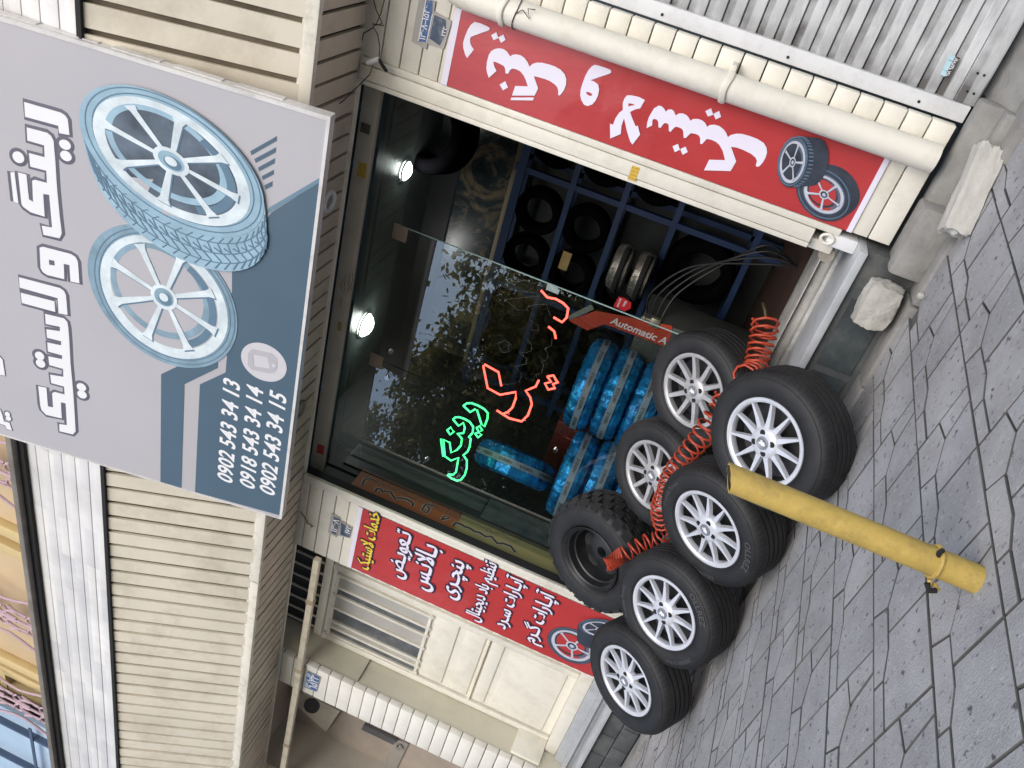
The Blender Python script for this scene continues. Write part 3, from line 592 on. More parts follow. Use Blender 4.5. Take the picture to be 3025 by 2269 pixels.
# printed wheels on the sign
def printed_wheel(mb, f, c, hx, hy, off, k_out, tread, nsp, rot0, lift, pl, n, mats, hub=.2, tw=.07, treadlines=True, gap=True, inner=True):
    T_, TL, RI, GP = mats; u = .0009; n = V(n)
    def lp(h): return (pl[0], V(pl[1]) + n * h)
    def P(pts, mi, h, holes=()): mb.prism(trace(f, pts, pl), n * .0006, [trace(f, q, pl) for q in holes], mi, lift=h)
    L = lift
    if tread:
        steps = 12
        for i in range(steps, -1, -1):
            q = i / steps; P(ell(c, hx, hy, off, 56, k_out * (1 - .05 * q * q), tread[0] * q, tread[1] * q), T_, lift + (steps - i) * .00006)
        if treadlines:
            h_ = lp(lift + .0018); A0, A1 = 8, 200
            kk = lambda q: k_out * (1 - .05 * q * q)
            def tp(q, a): p = ept(c, hx, hy, off, kk(q), R(a)); return (p[0] + tread[0] * q, p[1] + tread[1] * q)
            for q in (.2, .5, .78): mb.tube(trace(f, [tp(q, a) for a in range(A0, A1, 6)], h_), .0028, 5, flat=(n, .2), mi=TL)
            for a in range(A0, A1, 7):
                mb.tube(trace(f, [tp(.06, a), tp(.22, a + 5), tp(.45, a + 3)], h_), .0034, 5, flat=(n, .2), mi=TL)
                mb.tube(trace(f, [tp(.98, a + 2), tp(.74, a - 3), tp(.5, a + 2), tp(.34, a + 8)], h_), .0036, 5, flat=(n, .2), mi=TL)
        L = lift + .0024
    P(ell(c, hx, hy, off, 64, k_out), T_, L)
    for k_ in (1.05, 1.0 + (k_out - 1) * .72): mb.tube(trace(f, ell(c, hx, hy, off, 64, k_), lp(L + .0009)), .0032, 5, closed=True, flat=(n, .2), mi=TL)
    P(ell(c, hx, hy, off, 64, 1.02), RI, L + u, [ell(c, hx, hy, off, 64, .86)])
    P(ell(c, hx, hy, off, 64, .87), GP, L + u * .5) if gap else P(ell(c, hx, hy, off, 64, .87), len(MATSET) - 1, L + u * .5)
    if inner:
        P(ell(c, hx, hy, off, 64, .80, -hx * .06, -hy * .10), T_, L + u * 1.3, [ell(c, hx, hy, off, 64, .70, -hx * .07, -hy * .11)])
        P([ept(c, hx, hy, off, .84, R(a)) for a in range(-60, 70, 5)] + [ept(c, hx, hy, off, .72, R(a)) for a in range(65, -65, -5)], TL, L + u * 1.5)
    for s in range(nsp):
        a = rot0 + 2 * math.pi * s / nsp
        q = [ept(c, hx, hy, off, .88, a - tw * 1.5), ept(c, hx, hy, off, .88, a + tw * 1.5), ept(c, hx, hy, off, .78, a + tw), ept(c, hx, hy, off, hub, a + tw * 2.6), ept(c, hx, hy, off, hub, a - tw * 2.6), ept(c, hx, hy, off, .78, a - tw)]
        P([(x + hx * .02, y + hy * .025) for x, y in q], TL, L + 1.8 * u + s * .00003); P(q, RI, L + 2.4 * u + s * .00003)
    P(ell(c, hx, hy, off, 32, hub * 1.25), RI, L + 3.4 * u); P(ell(c, hx, hy, off, 32, hub * .9), T_, L + 4.2 * u); P(ell(c, hx, hy, off, 32, hub * .62, hx * .02, hy * .03), TL, L + 5 * u); P(ell(c, hx, hy, off, 32, hub * .42), RI, L + 5.8 * u)
MATSET = [PT_TYRE, PT_TREAD, PT_RIM, PT_GAP, SIGNG]
b = MB(); printed_wheel(b, R2, (1062, 275), 403, 392, 150, 1.17, (-48, -30), 8, .32, .0012, SP, sn, (5, 1, 2, 3), gap=False, hub=.17, treadlines=False)
b.build('printed_wheel', MATSET + [PT_TYRE2], sign, smooth=0)
b = MB(); printed_wheel(b, R1, (1116, 1032), 496, 410, 238, 1.2, (40, 245), 8, .12, .0105, SP, sn, (0, 1, 2, 3), hub=.19)
for q in ([(800, 1130), (1000, 1150), (960, 1240), (880, 1230)], [(1050, 1290), (1180, 1400), (1060, 1370)]): b.prism(trace(R1, q, SP), sn * .0003, mi=4, lift=.0140)
b.build('printed_wheel', MATSET, sign, smooth=0)
# sign lettering with dark outline
LET = [
 (FC, [(380, 5), (880, 150), (960, 175), (1020, 215), (1060, 275), (1085, 520), (925, 490), (910, 375), (395, 235)], []),
 (FC, [(420, 400), (740, 485), (800, 535), (838, 610), (865, 930), (890, 1330), (930, 1750), (965, 2050), (930, 2125), (680, 2070), (655, 1930), (815, 1960), (770, 1450), (675, 1435), (700, 1790), (480, 1720), (370, 1640), (340, 1600), (285, 1100), (415, 1135), (455, 1520), (520, 1560), (505, 1230), (545, 1215), (735, 1265), (725, 1075), (475, 1010), (455, 800), (700, 865), (690, 680), (430, 605)], []),
 (FC, [(165, 1100), (230, 1100), (290, 1580), (215, 1555)], []),
 (FC, ell((290, 865), 92, 92, 25, 20), []), (FC, ell((1015, 670), 92, 80, 25, 20), []), (FC, ell((1030, 845), 90, 82, 25, 20), []),
 (FD, [(620, 165), (670, 150), (1110, 265), (1180, 310), (1215, 380), (1240, 720), (1100, 690), (1085, 435), (995, 415), (1005, 655), (740, 590), (670, 545), (635, 480)], [[(765, 350), (850, 370), (858, 445), (770, 430)]]),
 (FD, [(300, 625), (940, 795), (1000, 840), (1030, 900), (1055, 1210), (915, 1185), (900, 950), (310, 785)], []),
 (FD, [(325, 865), (850, 1000), (865, 1165), (345, 1025)], []),
 (FE, [(705, -385), (1000, -315), (1050, -260), (1065, -180), (1080, 0), (1100, 375), (1125, 650), (1150, 930), (1180, 1440), (1140, 1490), (930, 1440), (925, 1330), (1045, 1345), (1025, 1005), (950, 990), (965, 1240), (720, 1185), (650, 1110), (630, 1040), (600, 740), (725, 765), (750, 1055), (830, 1070), (815, 850), (850, 830), (1010, 870), (1000, 745), (800, 690), (785, 560), (990, 595), (985, 470), (770, 410), (755, 275), (970, 320), (970, 260), (750, 200), (740, 60), (955, 105), (955, 40), (735, -15), (725, -145), (935, -115), (935, -185), (715, -230)], []),
 (FE, ell((620, 268), 74, 66, 20, 18), []), (FE, ell((635, 385), 74, 66, 20, 18), []), (FE, ell((1270, 755), 74, 64, 20, 18), []), (FE, ell((1280, 868), 74, 64, 20, 18), []),
 (FE, [(-140, 200), (0, 280), (45, 330), (82, 575), (-140, 540)], []), (FE, [(-100, 1020), (10, 1110), (45, 1200), (65, 1290), (150, 1310), (190, 1425), (105, 1405), (85, 1350), (0, 1320), (-100, 1300)], []), (FE, ell((118, 1175), 42, 38, 10, 14), []), (FE, ell((135, 1240), 42, 38, 10, 14), []),
]
w_, o_ = MB(), MB()
for i, (f, pts, hs) in enumerate(LET):
    small = i > 13
    o_.tube(trace(f, pts, SP), .0165 if not small else .008, 8, closed=True, flat=(sn, .06)); w_.prism(trace(f, pts, SP), sn * .0016, [trace(f, q, SP) for q in hs], lift=.0006)
    for q in hs: o_.prism(trace(f, q, SP), sn * .0008, lift=.0002)
o_.build('letter_outline', SIGNO, sign); w_.build('sign_lettering', SIGNW, sign, smooth=0)
b = MB()
for (a, c), s in ((((1497, 1487), (1548, 832)), '0902 543 34 13'), (((1640, 1525), (1697, 878)), '0918 543 34 14'), (((1768, 1567), (1848, 915)), '0902 543 34 15')):
    p0, p1 = (on(q, *SP) for q in R2([a, c])); text_on(b, s, p0, p1, sn, off=.022, shear=.24, lift=.0025, hs=1.08)
b.build('phone_number', SIGNW, sign, smooth=0)
b = MB(); b.prism(trace(R2, ell((1703, 697), 147, 126, 40), SP), sn * .0008, mi=2, lift=.0018)
b.prism(trace(R2, [(1600, 640), (1625, 612), (1650, 615), (1755, 640), (1788, 675), (1790, 735), (1765, 765), (1735, 768), (1625, 745), (1600, 715)], SP), sn * .0008, [trace(R2, [(1632, 645), (1725, 665), (1742, 738), (1640, 722)], SP)], 1, lift=.003)
b.prism(trace(R2, ell((1768, 718), 13, 12, 2, 16), SP), sn * .0006, mi=2, lift=.0042)
b.build('phone_icon', [SIGNW, mat('icon_grey', (.5, .495, .53), .4, var=.02), mat('icon_pale', (.64, .63, .67), .4, var=.02)], sign, smooth=0)
# ================================================================== RED BANNERS
def banner(name, label, x0, x1, z0, z1, wrinkle):
    t = thing(name, label, 'banner', ((x0 + x1) / 2, 3.59, z0), 'red banners on the pillars')
    b = MB(); nx, nz = 10, 44; vs = []; W3 = []
    for j in range(nz + 1):
        for i in range(nx + 1):
            x = x0 + (x1 - x0) * i / nx; z = z0 + (z1 - z0) * j / nz; e = min(i, nx - i) / 3
            vs.append((x, 3.5915 - .002 * min(1, e) * (1 + .6 * math.sin(x * 31 + z * 9) * wrinkle) - .0012 * wrinkle * math.sin(z * 66) - .0008 * math.sin(x * 22 + z * 30) * min(1, e), z))
    b.add(vs, [(j * (nx + 1) + i, j * (nx + 1) + i + 1, (j + 1) * (nx + 1) + i + 1, (j + 1) * (nx + 1) + i) for j in range(nz) for i in range(nx)])
    b.build('banner_sheet', REDB, t, recalc=False)
    for q0, q1 in ((z1, z1 + .03), (z0 - .022, z0)):
        b = MB(); b.box(x0, x1, 3.588, 3.5945, q0, q1); b.build('banner_hem', LAV, t, smooth=0)
    return t
BP = PY(3.589)
bn = banner('red_banner', 'tall narrow red banner with large white script beside the drainpipe', -1.134, -.806, .345, 2.195, .6)
FA = fr(1300, 0, 560 / 2212); FB = fr(1740, 230, 560 / 2212); yn = V((0, -1, 0))
BL = [
 (FA, [(405, 255), (470, 272), (550, 305), (585, 330), (570, 355), (500, 378), (400, 415), (365, 428), (350, 455), (355, 510), (375, 550), (395, 578), (318, 678), (295, 640), (272, 560), (270, 500), (290, 430), (325, 345), (360, 290)], []),
 (FA, [(597, 410), (658, 375), (682, 445), (626, 470)], []), (FA, [(680, 438), (740, 402), (767, 465), (714, 500)], []),
 (FA, [(640, 572), (690, 563), (740, 572), (780, 600), (805, 635), (820, 660), (845, 640), (890, 634), (940, 645), (985, 675), (1020, 720), (1045, 778), (1080, 745), (1130, 730), (1190, 732), (1260, 748), (1340, 775), (1410, 815), (1455, 865), (1475, 925), (1470, 990), (1450, 1045), (1420, 1090), (1395, 1115), (1378, 1105), (1380, 1060), (1370, 1020), (1340, 985), (1290, 950), (1220, 920), (1140, 897), (1095, 890), (1145, 1030), (1105, 1115), (840, 1115), (878, 1003), (1025, 1008), (1000, 930), (975, 880), (940, 835), (890, 808), (845, 800), (820, 815), (795, 860), (765, 855), (760, 800), (745, 770), (690, 740), (640, 720), (622, 720), (630, 765), (660, 828), (570, 908), (550, 850), (541, 790), (548, 720), (570, 640), (600, 595)], []),
 (FA, [(833, 1138), (1098, 1138), (1085, 1172), (822, 1168)], []), (FA, [(695, 987), (762, 947), (795, 1020), (736, 1055)], []),
 (FA, [(1805, 755), (1850, 765), (1930, 790), (1990, 815), (1999, 840), (1985, 858), (1900, 885), (1800, 920), (1755, 935), (1800, 952), (1845, 985), (1857, 1040), (1845, 1110), (1815, 1175), (1775, 1220), (1720, 1238), (1680, 1220), (1650, 1170), (1636, 1110), (1640, 1050), (1660, 980), (1690, 900), (1730, 820), (1770, 775)], [[(1705, 1072), (1740, 1075), (1775, 1095), (1775, 1115), (1745, 1120), (1715, 1100)]]),
 (FB, [(445, 203), (500, 205), (580, 222), (653, 258), (598, 355), (540, 368), (480, 398), (500, 460), (545, 565), (570, 558), (597, 662), (508, 780), (480, 740), (440, 610), (410, 470), (380, 560), (372, 655), (248, 708), (245, 535), (280, 548), (310, 470), (350, 410), (395, 375), (395, 290), (415, 240)], [[(460, 297), (500, 300), (540, 318), (490, 325), (460, 335)]]),
 (FB, [(720, 420), (760, 355), (815, 323), (850, 332), (880, 362), (895, 395), (925, 370), (960, 367), (990, 385), (1012, 440), (1050, 415), (1095, 415), (1140, 435), (1165, 465), (1183, 500), (1215, 480), (1270, 478), (1320, 495), (1355, 525), (1380, 572), (1410, 550), (1460, 546), (1520, 562), (1570, 600), (1600, 640), (1620, 692), (1660, 665), (1720, 650), (1790, 655), (1880, 680), (1970, 715), (2040, 760), (2072, 815), (2078, 870), (2060, 930), (2030, 985), (1990, 1030), (1962, 1038), (1945, 1025), (1960, 970), (1945, 930), (1890, 885), (1800, 840), (1720, 812), (1658, 805), (1718, 975), (1652, 1087), (1342, 1078), (1402, 955), (1588, 960), (1560, 850), (1520, 780), (1480, 745), (1430, 722), (1375, 712), (1350, 740), (1320, 772), (1298, 768), (1298, 700), (1280, 670), (1240, 652), (1190, 645), (1160, 670), (1130, 702), (1105, 698), (1100, 620), (1085, 595), (1050, 577), (1010, 570), (985, 590), (955, 628), (932, 622), (930, 545), (910, 530), (880, 528), (860, 550), (840, 582), (812, 580), (808, 510), (790, 485), (755, 478), (740, 500), (738, 555), (672, 587), (680, 520), (695, 470)], []),
 (FB, [(1357, 388), (1425, 355), (1450, 430), (1388, 452)], []), (FB, [(1450, 420), (1520, 386), (1542, 455), (1480, 485)], []), (FB, [(975, 797), (1040, 772), (1062, 840), (1002, 867)], []), (FB, [(1065, 830), (1128, 802), (1153, 865), (1092, 898)], []),
]
b = MB()
for f, pts, hs in BL: b.prism(trace(f, pts, PY(3.588)), yn * .0015, [trace(f, q, PY(3.588)) for q in hs])
b.build('banner_lettering', LAV, bn, smooth=0)
F4 = fr(1900, 0, 1125 / 2212)
b = MB(); printed_wheel(b, F4, (1050, 1128), 113, 110, 25, 1.42, (55, -25), 5, .5, .0, PY(3.588), yn, (0, 1, 2, 3), gap=False, treadlines=False)
printed_wheel(b, F4, (868, 938), 72, 120, -25, 1.22, (125, 0), 5, .25, .006, PY(3.588), yn, (0, 1, 2, 3), treadlines=False)
for a in range(-80, 100, 9):
    p = ept((868, 938), 72, 120, -25, 1.22, R(a)); b.tube(trace(F4, [(p[0] + 8, p[1]), (p[0] + 34, p[1] + 4)], PY(3.578)), .003, 5, flat=(yn, .3), mi=1)
b.build('printed_wheel', [PG_TYRE, PG_SIDE, PG_RIM, PG_TYRE, REDB], bn, smooth=0)
b2 = banner('red_banner', 'wide red banner listing tyre services in small script on the left pillar', -4.405, -3.838, .44, 2.19, 1.)
LB1 = fr(1020, 1480, 360 / 2212); LB2 = fr(1340, 1600, 360 / 2212)
tx = [(LB1, (428, 1265), (632, 225), 'خدمات لاستیک'), (LB1, (1050, 1425), (1168, 575), 'تـعویـض'), (LB1, (1500, 1640), (1655, 825), 'بـالانـس'), (LB1, (1995, 1795), (2150, 1100), 'پنچـری'), (LB2, (478, 1470), (748, 385), 'تنظیم باد دیجیتال'), (LB2, (945, 1600), (1255, 700), 'آپـارات سـرد'), (LB2, (1525, 1880), (1775, 960), 'آپـارات گـرم')]
for i, (f, a, c, s) in enumerate(tx):
    wy, wo = MB(), MB(); wk = wy
    s = shape(s); p0, p1 = trace(f, [a, c], PY(3.5875)); q0 = V((p0.x, p0.y, (p0.z + p1.z) / 2)); q1 = V((p1.x, p1.y, (p0.z + p1.z) / 2))
    hs = {0: 1.5, 1: 1.3, 2: 1.45, 3: 1.2, 4: 1.6, 5: 1.3, 6: 1.3}[i]
    for k_, dx, dy in ((0, .0, 0.), (1, .03, .02), (2, -.03, -.02)): text_on(wy if i == 0 else wk, s, q0, q1, yn, lift=.0042 + k_ * .0004, hs=hs, dx=dx, dy=dy)
    j = 0
    for dx in (-.085, 0, .085):
        for dy in (-.075, 0, .075): text_on(wo, s, q0, q1, yn, lift=.001 + j * .0003, hs=hs, dx=dx, dy=dy); j += 1
    wo.build('letter_outline', NAVY, b2, smooth=0, recalc=False); wy.build('banner_lettering', LAV if i else YELT, b2, smooth=0, recalc=False)
F8 = fr(1600, 1780, 640 / 2212)
b = MB(); printed_wheel(b, F8, (310, 440), 205, 155, 60, 1.22, None, 5, .3, .0, PY(3.587), yn, (0, 1, 2, 3), gap=False, hub=.24)
printed_wheel(b, F8, (600, 260), 175, 75, 20, 1.3, (-20, 130), 5, .25, .006, PY(3.587), yn, (0, 1, 2, 3), treadlines=False)
b.build('printed_wheel', [PG_TYRE, PG_SIDE, PG_RIM, PG_TYRE, REDB], b2, smooth=0)
# inner strip sign on the left reveal
st = thing('strip_sign', 'narrow orange and khaki strip sign with dark script inside the left jamb', 'sign', (-3.85, 3.83, 1.0))
b = MB(); b.box(-3.862, -3.852, 3.757, 3.905, 1.62, 2.36); b.build('orange_print', ORANGE, st, smooth=0)
b = MB(); b.box(-3.862, -3.852, 3.757, 3.905, .6, 1.6195); b.build('khaki_print', KHAKI, st, smooth=0)
F5 = fr(1000, 1180, 640 / 2212); SX = PX(-3.8515); xn = V((1, 0, 0)); b = MB(); b1 = MB()
for pts, wd in (([(240, 880), (262, 825), (315, 805), (380, 832)], .011), ([(375, 940), (395, 910), (435, 915), (450, 950), (470, 935), (530, 945), (580, 1020), (620, 1005), (700, 1020), (760, 1060), (755, 1090)], .012), ([(980, 1090), (910, 1070), (880, 1085), (850, 1130), (900, 1160), (930, 1120), (905, 1090)], .011), ([(1050, 1230), (1080, 1190), (1135, 1210), (1050, 1230)], .010), ([(1170, 1290), (1195, 1260), (1240, 1270), (1290, 1300), (1330, 1310), (1390, 1350), (1440, 1360), (1500, 1400), (1560, 1400), (1620, 1470), (1680, 1470), (1760, 1500), (1805, 1560)], .012), ([(398, 852), (412, 858)], .009), ([(434, 865), (448, 871)], .009), ([(1508, 1336), (1522, 1343)], .009), ([(1548, 1354), (1562, 1361)], .009)):
    b.tube(trace(F5, pts, SX), wd * .85, 8, flat=(xn, .15)); b1.tube(trace(F5, pts, SX), wd * .85 + .004, 8, flat=(xn, .06))
b1.build('letter_outline', mat('strip_outline', (.45, .42, .36), .5), st); b.build('strip_lettering', INK, st)
# ================================================================== DRAINPIPE, PLATES, STICKERS, CABLES
P4 = fr(1900, 0, 1125 / 2212)
pa = on(P4([(1700, 925)])[0], *PY(3.53)); px_ = pa.x
dp = thing('drainpipe', 'thick cream painted drainpipe running down beside the red banner', 'drainpipe', (px_, 3.53, pa.z))
b = MB(); rr = .056; path = [(px_, 3.53, pa.z), (px_, 3.53, 2.16), (px_ + .012, 3.53, 2.22), (px_ + .05, 3.532, 2.27), (px_ + .11, 3.535, 2.31), (px_ + .3, 3.535, 2.36)]
prof = [(0, rr), (.02, rr + .002)]
b.tube(path, rr, 28, caps=True); b.build('pipe', CREAM, dp, smooth=50)
for z in (1.03 + .0, 1.99):
    c = MB(); c.tube([(px_ + (rr + .004) * math.cos(t), 3.53 + (rr + .004) * math.sin(t), z + .004 * math.sin(3 * t)) for t in [R(a) for a in range(-190, 15, 8)]], .007, 8, flat=(V((0, 0, 1)), 2.0)); c.box(px_ + rr + .0, px_ + rr + .03, 3.52, 3.60, z - .012, z + .012, b=.003); c.build('pipe_clamp', CREAM, dp)
c = MB(); c.tube([(px_ + (rr + .003) * math.cos(t), 3.53 + (rr + .003) * math.sin(t), 1.93 + .006 * math.sin(2 * t)) for t in [R(a) for a in range(-200, 20, 8)]], .0022, 6); c.tube([(px_ + .01, 3.472, 1.93), (px_ + .035, 3.466, 1.90), (px_ + .01, 3.468, 1.865), (px_ + .045, 3.468, 1.88), (px_ + .05, 3.47, 1.85)], .0024, 6); c.build('binding_wire', WIRE, dp)
FP = fr(1160, 0, 240 / 2212)
def plate(label, f, outline, colored, base, col, txt, grp='address plates on the pillars'):
    pl = PY(3.5965); o = trace(f, outline, pl); t = thing('address_plate', label, 'plate', tuple(sum(o, V()) / len(o)), grp)
    b = MB(); b.prism(o, yn * .004); b.build('plate_base', base, t, smooth=0)
    b = MB(); b.prism(trace(f, colored, pl), yn * .0008, lift=.0042); b.build('plate_face', col, t, smooth=0)
    if txt:
        b = MB()
        for s, a, c, hs in txt: text_on(b, s, *[on(q, *PY(3.591)) for q in f([a, c])], yn, off=.015, lift=.0008, hs=hs)
        b.build('plate_lettering', SIGNW, t, smooth=0)
    return t
t = plate('blue number plate with white digits on the right pillar, highest of the plates', FP, [(730, -60), (1185, 30), (925, 1345), (520, 1120)], [(900, 0), (1100, 20), (1090, 380), (930, 1140), (700, 1130)], PLATEB, BLUEP, [('۱۳۶۸–۱۵۴۶', (880, 1110), (1030, 175), 1.2)])
b = MB(); b.tube(trace(FP, [(905, 0), (700, 1120)], PY(3.5905)), .0022, 6, flat=(yn, .3)); b.tube(trace(FP, [(1085, 380), (925, 1140)], PY(3.5905)), .0022, 6, flat=(yn, .3)); b.build('plate_border', SIGNW, t)
plate('faded navy enamel plate, scratched, below the blue number plate by the banner top', FP, [(1130, 305), (1620, 570), (1400, 1330), (960, 1190)], [(1150, 400), (1460, 540), (1470, 900), (1290, 1240), (1010, 1040)], PLATEB, NAVYP, [('۲۴۲', (1420, 1010), (1480, 760), 1)])
FQ = fr(860, 1480, 320 / 2212)
plate('small scuffed navy plate on the left pillar, upper of two', FQ, [(830, 240), (1015, 345), (935, 740), (755, 640)], [(880, 300), (1005, 360), (925, 690), (830, 640)], PLATEB, NAVYP, [('۱۳۶۸', (930, 660), (980, 400), 1)])
plate('small worn blue plate on the left pillar, touching the banner top', FQ, [(1020, 400), (1255, 530), (1195, 755), (950, 700)], [(1025, 430), (1235, 540), (1190, 740), (1010, 680)], PLATEB, NAVYP, [('۱۷۲', (1195, 690), (1235, 540), 1)])
FZ = fr(780, 1980, 560 / 2212)
plate('blue plate with white script at the top of the white planked pillar', FZ, [(505, 0), (665, 80), (615, 250), (460, 195)], [(510, 5), (655, 80), (610, 240), (475, 185)], PLATEB, BLUEP, [('۱۳۶۸–۱۴', (540, 215), (570, 60), 1.2), ('۱۵۴۲', (610, 225), (640, 85), 1)])
def sticker(label, f, outline, pl, m, ink=None, rows=3):
    n = V(pl[0]); o = trace(f, outline, pl); t = thing('sticker', label, 'sticker', tuple(sum(o, V()) / len(o)), 'stickers on the shop front')
    b = MB(); b.prism(o, n * .0005); b.build('sticker_sheet', m, t, smooth=0)
    if ink:
        b = MB()
        for r_ in range(rows):
            q = (r_ + .5) / rows; a = o[0].lerp(o[3], q); c = o[1].lerp(o[2], q); k_ = 7
            a = a + n * .0007; c = c + n * .0007
            for i in range(k_):
                if random.random() < .85: b.tube([a.lerp(c, (i + .25) / k_), a.lerp(c, (i + .5) / k_) + V((0, 0, random.uniform(-.001, .002))), a.lerp(c, (i + .85) / k_)], .0011, 5, flat=(n, .4))
        b.build('sticker_print', ink, t)
J = PY(3.5875); BARP = PY(3.7575)
sticker('yellow printed sticker across the right jamb beside the red banner', FB, [(505, 1022), (597, 1050), (540, 1210), (450, 1180)], J, STICKY, INK, 4)
F9 = fr(900, 0, 1010 / 2205)
sticker('yellow sticker on the raised shutter bar near the lock plate', F9, [(352, 1045), (402, 1058), (388, 1155), (336, 1135)], BARP, STICKY, INK, 4)
F3 = fr(940, 800, 640 / 2212)
sticker('small blank tan sticker midway along the raised shutter bar', F3, [(205, 515), (243, 525), (235, 620), (195, 608)], BARP, STICKT)
F6 = fr(900, 700, 1010 / 2205)
sticker('square red sticker at the left end of the raised shutter bar', F6, [(83, 1335), (127, 1350), (122, 1408), (77, 1390)], BARP, STICKR, INK, 2)
FR_ = fr(2620, 0, 405 / 2210); t0 = PY(3.680)
sticker('pale blue and black sticker with white digits on the corrugated shutter', FR_, [(1010, 880), (1110, 905), (930, 1235), (860, 1200)], t0, mat('pale_blue_sticker', (.45, .65, .72), .4), INK, 2)
b = MB(); b.prism(trace(FR_, [(1105, 905), (1180, 935), (1000, 1255), (925, 1240)], t0), yn * .0006); o = [x for x in bpy.data.objects if x.get('label', '').startswith('pale blue and black')][0]; b.build('sticker_band', INK, o, smooth=0)
b = MB(); text_on(b, '۹۱۸ ۹۵۴۷۱۲', *[on(q, *PY(3.679)) for q in FR_([(985, 1240), (1160, 945)])], yn, off=.015, lift=.0004, hs=1.2); b.build('sticker_digits', SIGNW, o, smooth=0)
# handwriting on the bar
b = MB()
for k_, (a, c) in enumerate((((230, 200), (245, 90)), ((262, 215), (285, 30)), ((300, 205), (320, 20)), ((335, 190), (350, 10)), ((225, 370), (240, 260)))):
    pts = [(a[0] + (c[0] - a[0]) * i / 10 + random.uniform(-9, 9), a[1] + (c[1] - a[1]) * i / 10) for i in range(11)]; b.tube(trace(F3, pts, PY(3.7598)), .0013, 5, flat=(yn, .4))
b.build('pen_marks', INK, sb)
def cable(label, paths, r_, m=WIRE, extra=None, name='cable'):
    t = thing(name, label, name.replace('_', ' '), tuple(paths[0][0]))
    b = MB()
    for p in paths: b.tube(p, r_, 6)
    b.build('wire', m, t)
    if extra: extra(t)
    return t
W9 = lambda pts, y: trace(F9, pts, PY(y))
def lampx(t):
    b = MB(); p = W9([(405, 405), (478, 380)], 3.54); b.tube(p, .011, 12); b.build('terminal_block', SIGNW, t)
    b = MB(); p = W9([(478, 380), (500, 420), (530, 462)], 3.54); b.tube(p, .008, 8); b.build('black_tail', BLACKGAP, t)
cable('knotted dark wire with a white connector hanging at the right end of the soffit', [W9([(440, -20), (460, 60), (500, 150), (440, 170), (470, 220), (485, 300), (480, 380)], 3.56), W9([(520, -20), (490, 90), (460, 160), (510, 165), (440, 155)], 3.56), W9([(440, 180), (380, 215), (370, 260)], 3.56), W9([(440, 420), (420, 480), (340, 560), (250, 650), (150, 720), (60, 700)], 3.45)], .0028, extra=lampx)
cable('short rusty wire loop with a hook on the upper left pillar', [trace(FQ, [(180, 210), (260, 310), (340, 430), (320, 450), (370, 470), (420, 490), (445, 520), (420, 535), (400, 500)], PY(3.57))], .0035, mat('rusty_wire', (.1, .06, .035), .7))
# downlights in the soffit
for (px, py, lb) in ((975, 595, 'white ring downlight set in the soffit beside the signboard corner'), (888, 1210, 'dull grey downlight set in the soffit below the phone numbers')):
    p = on((px, py), *PZ(2.62)); t = thing('downlight', lb, 'downlight', tuple(p), 'round downlights in the soffit')
    b = MB(); b.tube([(p.x + .048 * math.cos(a), p.y + .048 * math.sin(a), 2.624) for a in [2 * math.pi * i / 32 for i in range(32)]], .012, 8, closed=True); b.build('lamp_ring', WHITEM if px == 975 else mat('dull_ring', (.25, .23, .19), .6), t)
    b = MB(); b.cyl((p.x, p.y, 2.6285), (p.x, p.y, 2.626), .04, 24); b.build('lamp_lens', mat('lens_grey_%d' % px, (.3, .29, .27), .3), t)
# interior ceiling lamps
for (x, y, rad, lb) in ((-2.21, 5.0, .062, 'bright round ceiling lamp near the hanging tyre'), (-3.33, 4.75, .085, 'larger bright round ceiling lamp at the left of the shop interior')):
    t = thing('ceiling_lamp', lb, 'ceiling lamp', (x, y, 2.86), 'lit round lamps on the shop ceiling')
    b = MB(); b.lathe([(0, .0)] + [(rad * .75 * math.cos(q), rad * math.sin(q)) for q in [R(a) for a in range(0, 91, 10)]], 32); b.v = [V((x + p.x, y + p.z, 2.858 - p.y)) for p in b.v]; b.build('lamp_dome', LAMP, t)
    b = MB(); b.tube([(x + (rad + .006) * math.cos(a), y + (rad + .006) * math.sin(a), 2.85) for a in [2 * math.pi * i / 32 for i in range(32)]], .008, 8, closed=True); b.build('lamp_rim', WHITEM, t)
# ================================================================== NEON SIGNS in the window
GP = PY(3.868); F3b = fr(900, 700, 1010 / 2205)
ne = thing('neon_sign', 'red glowing script letters behind the window glass, partly unlit', 'neon sign', (-2.4, 3.83, 1.5), 'neon script signs in the window')
segs = [(F3b, [(1525, 345), (1565, 390), (1620, 400), (1665, 425), (1700, 460), (1690, 520), (1660, 550), (1605, 518)]), (F3b, [(1572, 578), (1610, 610), (1620, 655)]), (F3b, [(1268, 960), (1250, 872), (1160, 822), (1152, 832), (1180, 975), (1260, 1018), (1362, 1000), (1362, 1040), (1340, 1100), (1310, 1130), (1285, 1138)]), (F3b, [(1238, 1118), (1320, 1170), (1400, 1190), (1440, 1150), (1465, 1080), (1455, 1035), (1425, 992), (1490, 965), (1510, 925)]), (F3b, [(1565, 900), (1605, 893), (1622, 925), (1635, 937), (1600, 950), (1615, 975), (1570, 985), (1550, 945), (1590, 935), (1565, 900)])]
for f, p in segs:
    b = MB(); b.tube(trace(f, p, GP), .0062, 8); b.build('neon_tube', NEONR, ne)
F4b = fr(1440, 760, 640 / 2212); b = MB()
def sm(pts, step):
    out = []
    for a, c in zip(pts, pts[1:]):
        k_ = max(1, int((V(c) - V(a)).length / step))
        for i in range(k_): out.append(V(a).lerp(V(c), i / k_))
    return out
